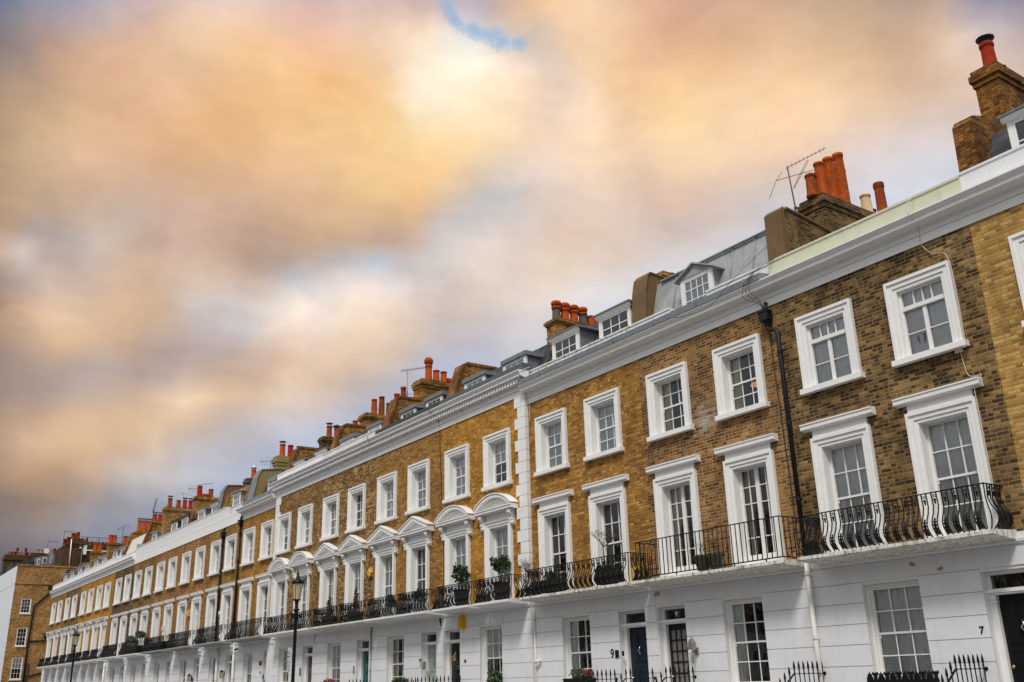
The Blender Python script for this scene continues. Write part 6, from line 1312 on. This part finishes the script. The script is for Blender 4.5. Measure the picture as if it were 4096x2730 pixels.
def far_house(x, y, w, d, z1, mat, label, name='far_house', cat='house'):
    t = thing(name, label, cat, (x, y, 0)); m = MB(); m.box(-d, 0, 0, w, -.2, z1); m.build('wall', mat, t); return t
def far_pots(t, pts, r=.2):
    for dx, dy, z, h, mt in pts:
        m = MB(); m.lathe([(r, 0), (r*.85, h*.85), (r*1.02, h*.87), (r*1.02, h), (r*.7, h)], dx, dy, 10, z); m.build('chimney_pot', mt, t)
PK = paint('pale_pink_pot', (.45, .24, .17), .7, .2, 6)
t = far_house(-126, 5.95, 2.1, 5.0, 18.5, BFD, 'tall dark brick chimney block with a white pipe, rising behind the end of the terrace', 'chimney_block', 'chimney')
m = MB(); m.box(-5.05, .08, .3, 2.2, 18.5, 18.75); m.box(-5.1, .16, .8, 2.3, 18.75, 19.3); m.box(-5.0, .05, .9, 2.2, 19.3, 19.45); m.build('chimney', BFD, t)
far_pots(t, [(-.2, .95, 19.3, .8, TER), (-.3, 1.5, 19.4, .85, TER), (-1.2, 1.5, 19.4, .7, TER), (-.3, .5, 18.7, .9, TERB), (-.3, .15, 18.5, .85, TERB)], .24)
m = MB(); m.tube([(.12, .85, 16), (.12, .75, 19.3)], .07, 8); m.build('drainpipe', PIPEW, t)
m = MB(); m.box(.0, .04, 1.75, 2.0, 18.3, 18.9); m.box(.0, .05, 2.25, 2.6, 17.6, 18.7); m.build('white_panel', WH, t)
t = far_house(-129, 8.6, 6, 6, 16.6, BFD, 'dark brick house with a railed flat roof, right of the tall chimney block')
m = MB(); m.box(-1.2, .03, .3, 3.7, 18.9, 19.45); m.box(-1.0, 0, .3, 3.6, 16.6, 18.9); m.build('parapet', BFD, t)
m = MB(); m.box(0.0, .1, .0, 3.5, 18.42, 18.56); m.build('white_band', WH, t)
m = MB()
for k in range(22): y = -.1+k*.2; m.tube([(-.6, y, 19.4), (-.6, y, 20.2)], .018, 4)
m.tube([(-.6, -.15, 20.2), (-.6, 4.3, 20.2)], .03, 5)
for y in (.0, 2.0, 4.1): m.tube([(-.6, y, 19.3), (-.6, y, 20.25)], .04, 5)
m.build('roof_railing', DMET, t)
far_pots(t, [(-1.5, .6+.42*k, 19.45, .35, (PK, PK, TERB)[k % 3]) for k in range(8)] + [(-1.5, .75, 19.45, .8, TERR)], .15)
m = MB(); m.lathe([(.001, 0), (.25, .04), (.42, .14), (.43, .15)], 0, 0, 14); m.v = [(.1+c, 3.25+b, 19.0+a) for a, b, c in m.v]; m.build('satellite_dish', METAL, t)
t = far_house(-140, 5.3, 3.8, 6, 17.8, LEAD, 'grey slate clad roof house with three white windows, left of the tall chimney block')
m = MB(); m.px([(.1, 17.8), (.1, 18.7), (3.7, 19.55), (3.7, 17.8)], -6, -.02); m.build('roof', LEAD, t)
for y0, y1, z0, z1 in ((.25, .55, 17.75, 18.5), (.85, 1.35, 17.95, 18.7), (1.75, 2.0, 18.0, 18.85)):
    m = MB(); m.box(-.02, .08, y0, y1, z0, z1); w = m.build('window', SASH, t); m = MB(); m.box(.081, .09, y0+.07, y1-.05, z0+.08, z1-.08); m.build('pane', CANDLE, w)
m = MB()
for k in range(4): m.tube([(.3, 1.4, 18.2+.28*k), (.3, 3.8, 18.3+.28*k)], .02, 4)
for y in (1.4, 2.2, 3.0): m.tube([(.3, y, 17.9), (.3, y, 19.2)], .02, 4)
m.build('roof_railing', LEADL, t)
m = MB(); m.box(-3, -2.5, -.2, 2.0, 18.5, 19.6); m.build('chimney', BFD, t)
far_pots(t, [(-2.7, .6+.55*k, 19.6, .55, PK) for k in range(5)] + [(-2.5, 2.6, 19.3, 1.0, TERR)], .17)
m = MB(); m.lathe([(.001, 0), (.22, .04), (.33, .12), (.34, .13)], 0, 0, 16); m.v = [(.1+c, 1.15+b, 19.55+a) for a, b, c in m.v]; m.build('satellite_dish', WHT, t)
t = far_house(-141, 2.9, 2.3, 5, 17.9, SLATE, 'low dark slate roof between the pot covered stack and the grey clad house')
m = MB(); m.px([(.05, 17.9), (2.3, 18.75), (2.3, 17.9)], -5, 0); m.build('roof', SLATE, t)
t = far_house(-150, 3.1, 3.7, 2, 19.4, BFD, 'wide dark chimney stack covered in small pots at the far left', 'chimney_block', 'chimney')
m = MB(); m.box(-2.1, .1, -.1, 3.6, 19.4, 19.9); m.box(-2.0, .05, -.05, 3.5, 19.9, 20.15); m.build('chimney', BFD, t)
far_pots(t, [(-.4, .35+.4*k, 20.1, .5, (PK, TERR, TERR, PK, PK, PK, TERR, PK)[k]) for k in range(8)] + [(-.6, 1.45, 20.1, 1.1, TERR), (-.6, 2.5, 20.1, 1.1, TERR)], .17)
t = far_house(-152, -.6, 3.4, 6, 17.6, FELT, 'dark roofed house half cut off by the left edge of the picture'); m = MB(); m.box(-.02, .1, 2.4, 3.0, 17.0, 17.55); w = m.build('window', SASH, t); far_pots(t, [(-1, 1.3+.5*k, 17.6, 1.0, TERR) for k in range(3)], .2)
aerial(-126.3, 5.9, 18.2, 2.1, 'aerial on a tall pole at the left of the tall dark chimney block', [lambda m: yagi(m, (0, -.1, 2.0), (.1, 1, .12), 1.2, 6, .18, True, .02)], (0, 0), .03)
aerial(-140.5, 6.6, 19.2, 1.8, 'thin far aerial over the grey slate clad house', [lambda m: yagi(m, (0, -.1, 1.7), (.1, 1, 0), 1.4, 5, .2, True, .02)], (0, 0), .03)

# lit pendant lamp seen inside the upper window of house 8, patches of lost plaster, dark patch over the net curtain
H = HD[8]; e, et, ep = newmat('lit_lamp_shade'); ep.inputs['Base Color'].default_value = (.8, .35, .05, 1); ep.inputs['Emission Color'].default_value = (1, .42, .06, 1); ep.inputs['Emission Strength'].default_value = .55
m = MB(); m.lathe([(.03, .09), (.07, .075), (.14, .015), (.15, 0.0), (.11, -.015)], -14.95, .9, 16, 8.38); po = m.build('pendant_lamp', e, H['root'], H['org']); m = MB(); m.tube([(-14.95, .9, 8.47), (-14.95, .9, 9.6)], .008, 4); m.build('lamp_cord', CABK, po, H['org'])
H = HD[7]; PLA = paint('bare_plaster', (.36, .30, .23), .9, .3, 20)
def uneven(cx, cz, r, seed):
    rnd = random.Random(seed); return [(cx+r*math.cos(2*math.pi*k/9)*rnd.uniform(.5, 1.2), cz+r*.6*math.sin(2*math.pi*k/9)*rnd.uniform(.5, 1.3)) for k in range(9)]
m = MB(); m.py(uneven(-10.95, 3.62, .075, 2), -.0255, -.02); m.py(uneven(-10.38, 3.47, .07, 5), -.0255, -.02); m.py([(-10.86, 3.63), (-10.83, 3.53), (-10.85, 3.6)], -.0255, -.02); m.build('plaster_patch', PLA, H['root'], H['org'])
H = HD[8]; m = MB(); m.py(uneven(-18.0, 3.66, .12, 3), -.0255, -.02); m.build('plaster_patch', PLA, H['root'], H['org'])
H = HD[7]; m = MB(); m.py([(-10.15, 7.98), (-10.1, 8.03), (-10.0, 8.05), (-9.93, 8.02), (-9.96, 7.88), (-10.04, 7.74)], .138, .142); m.build('gap_shade_patch', CANDLE, H['root'], H['org'])  # dark sheet stands in for the shaded room behind a torn net
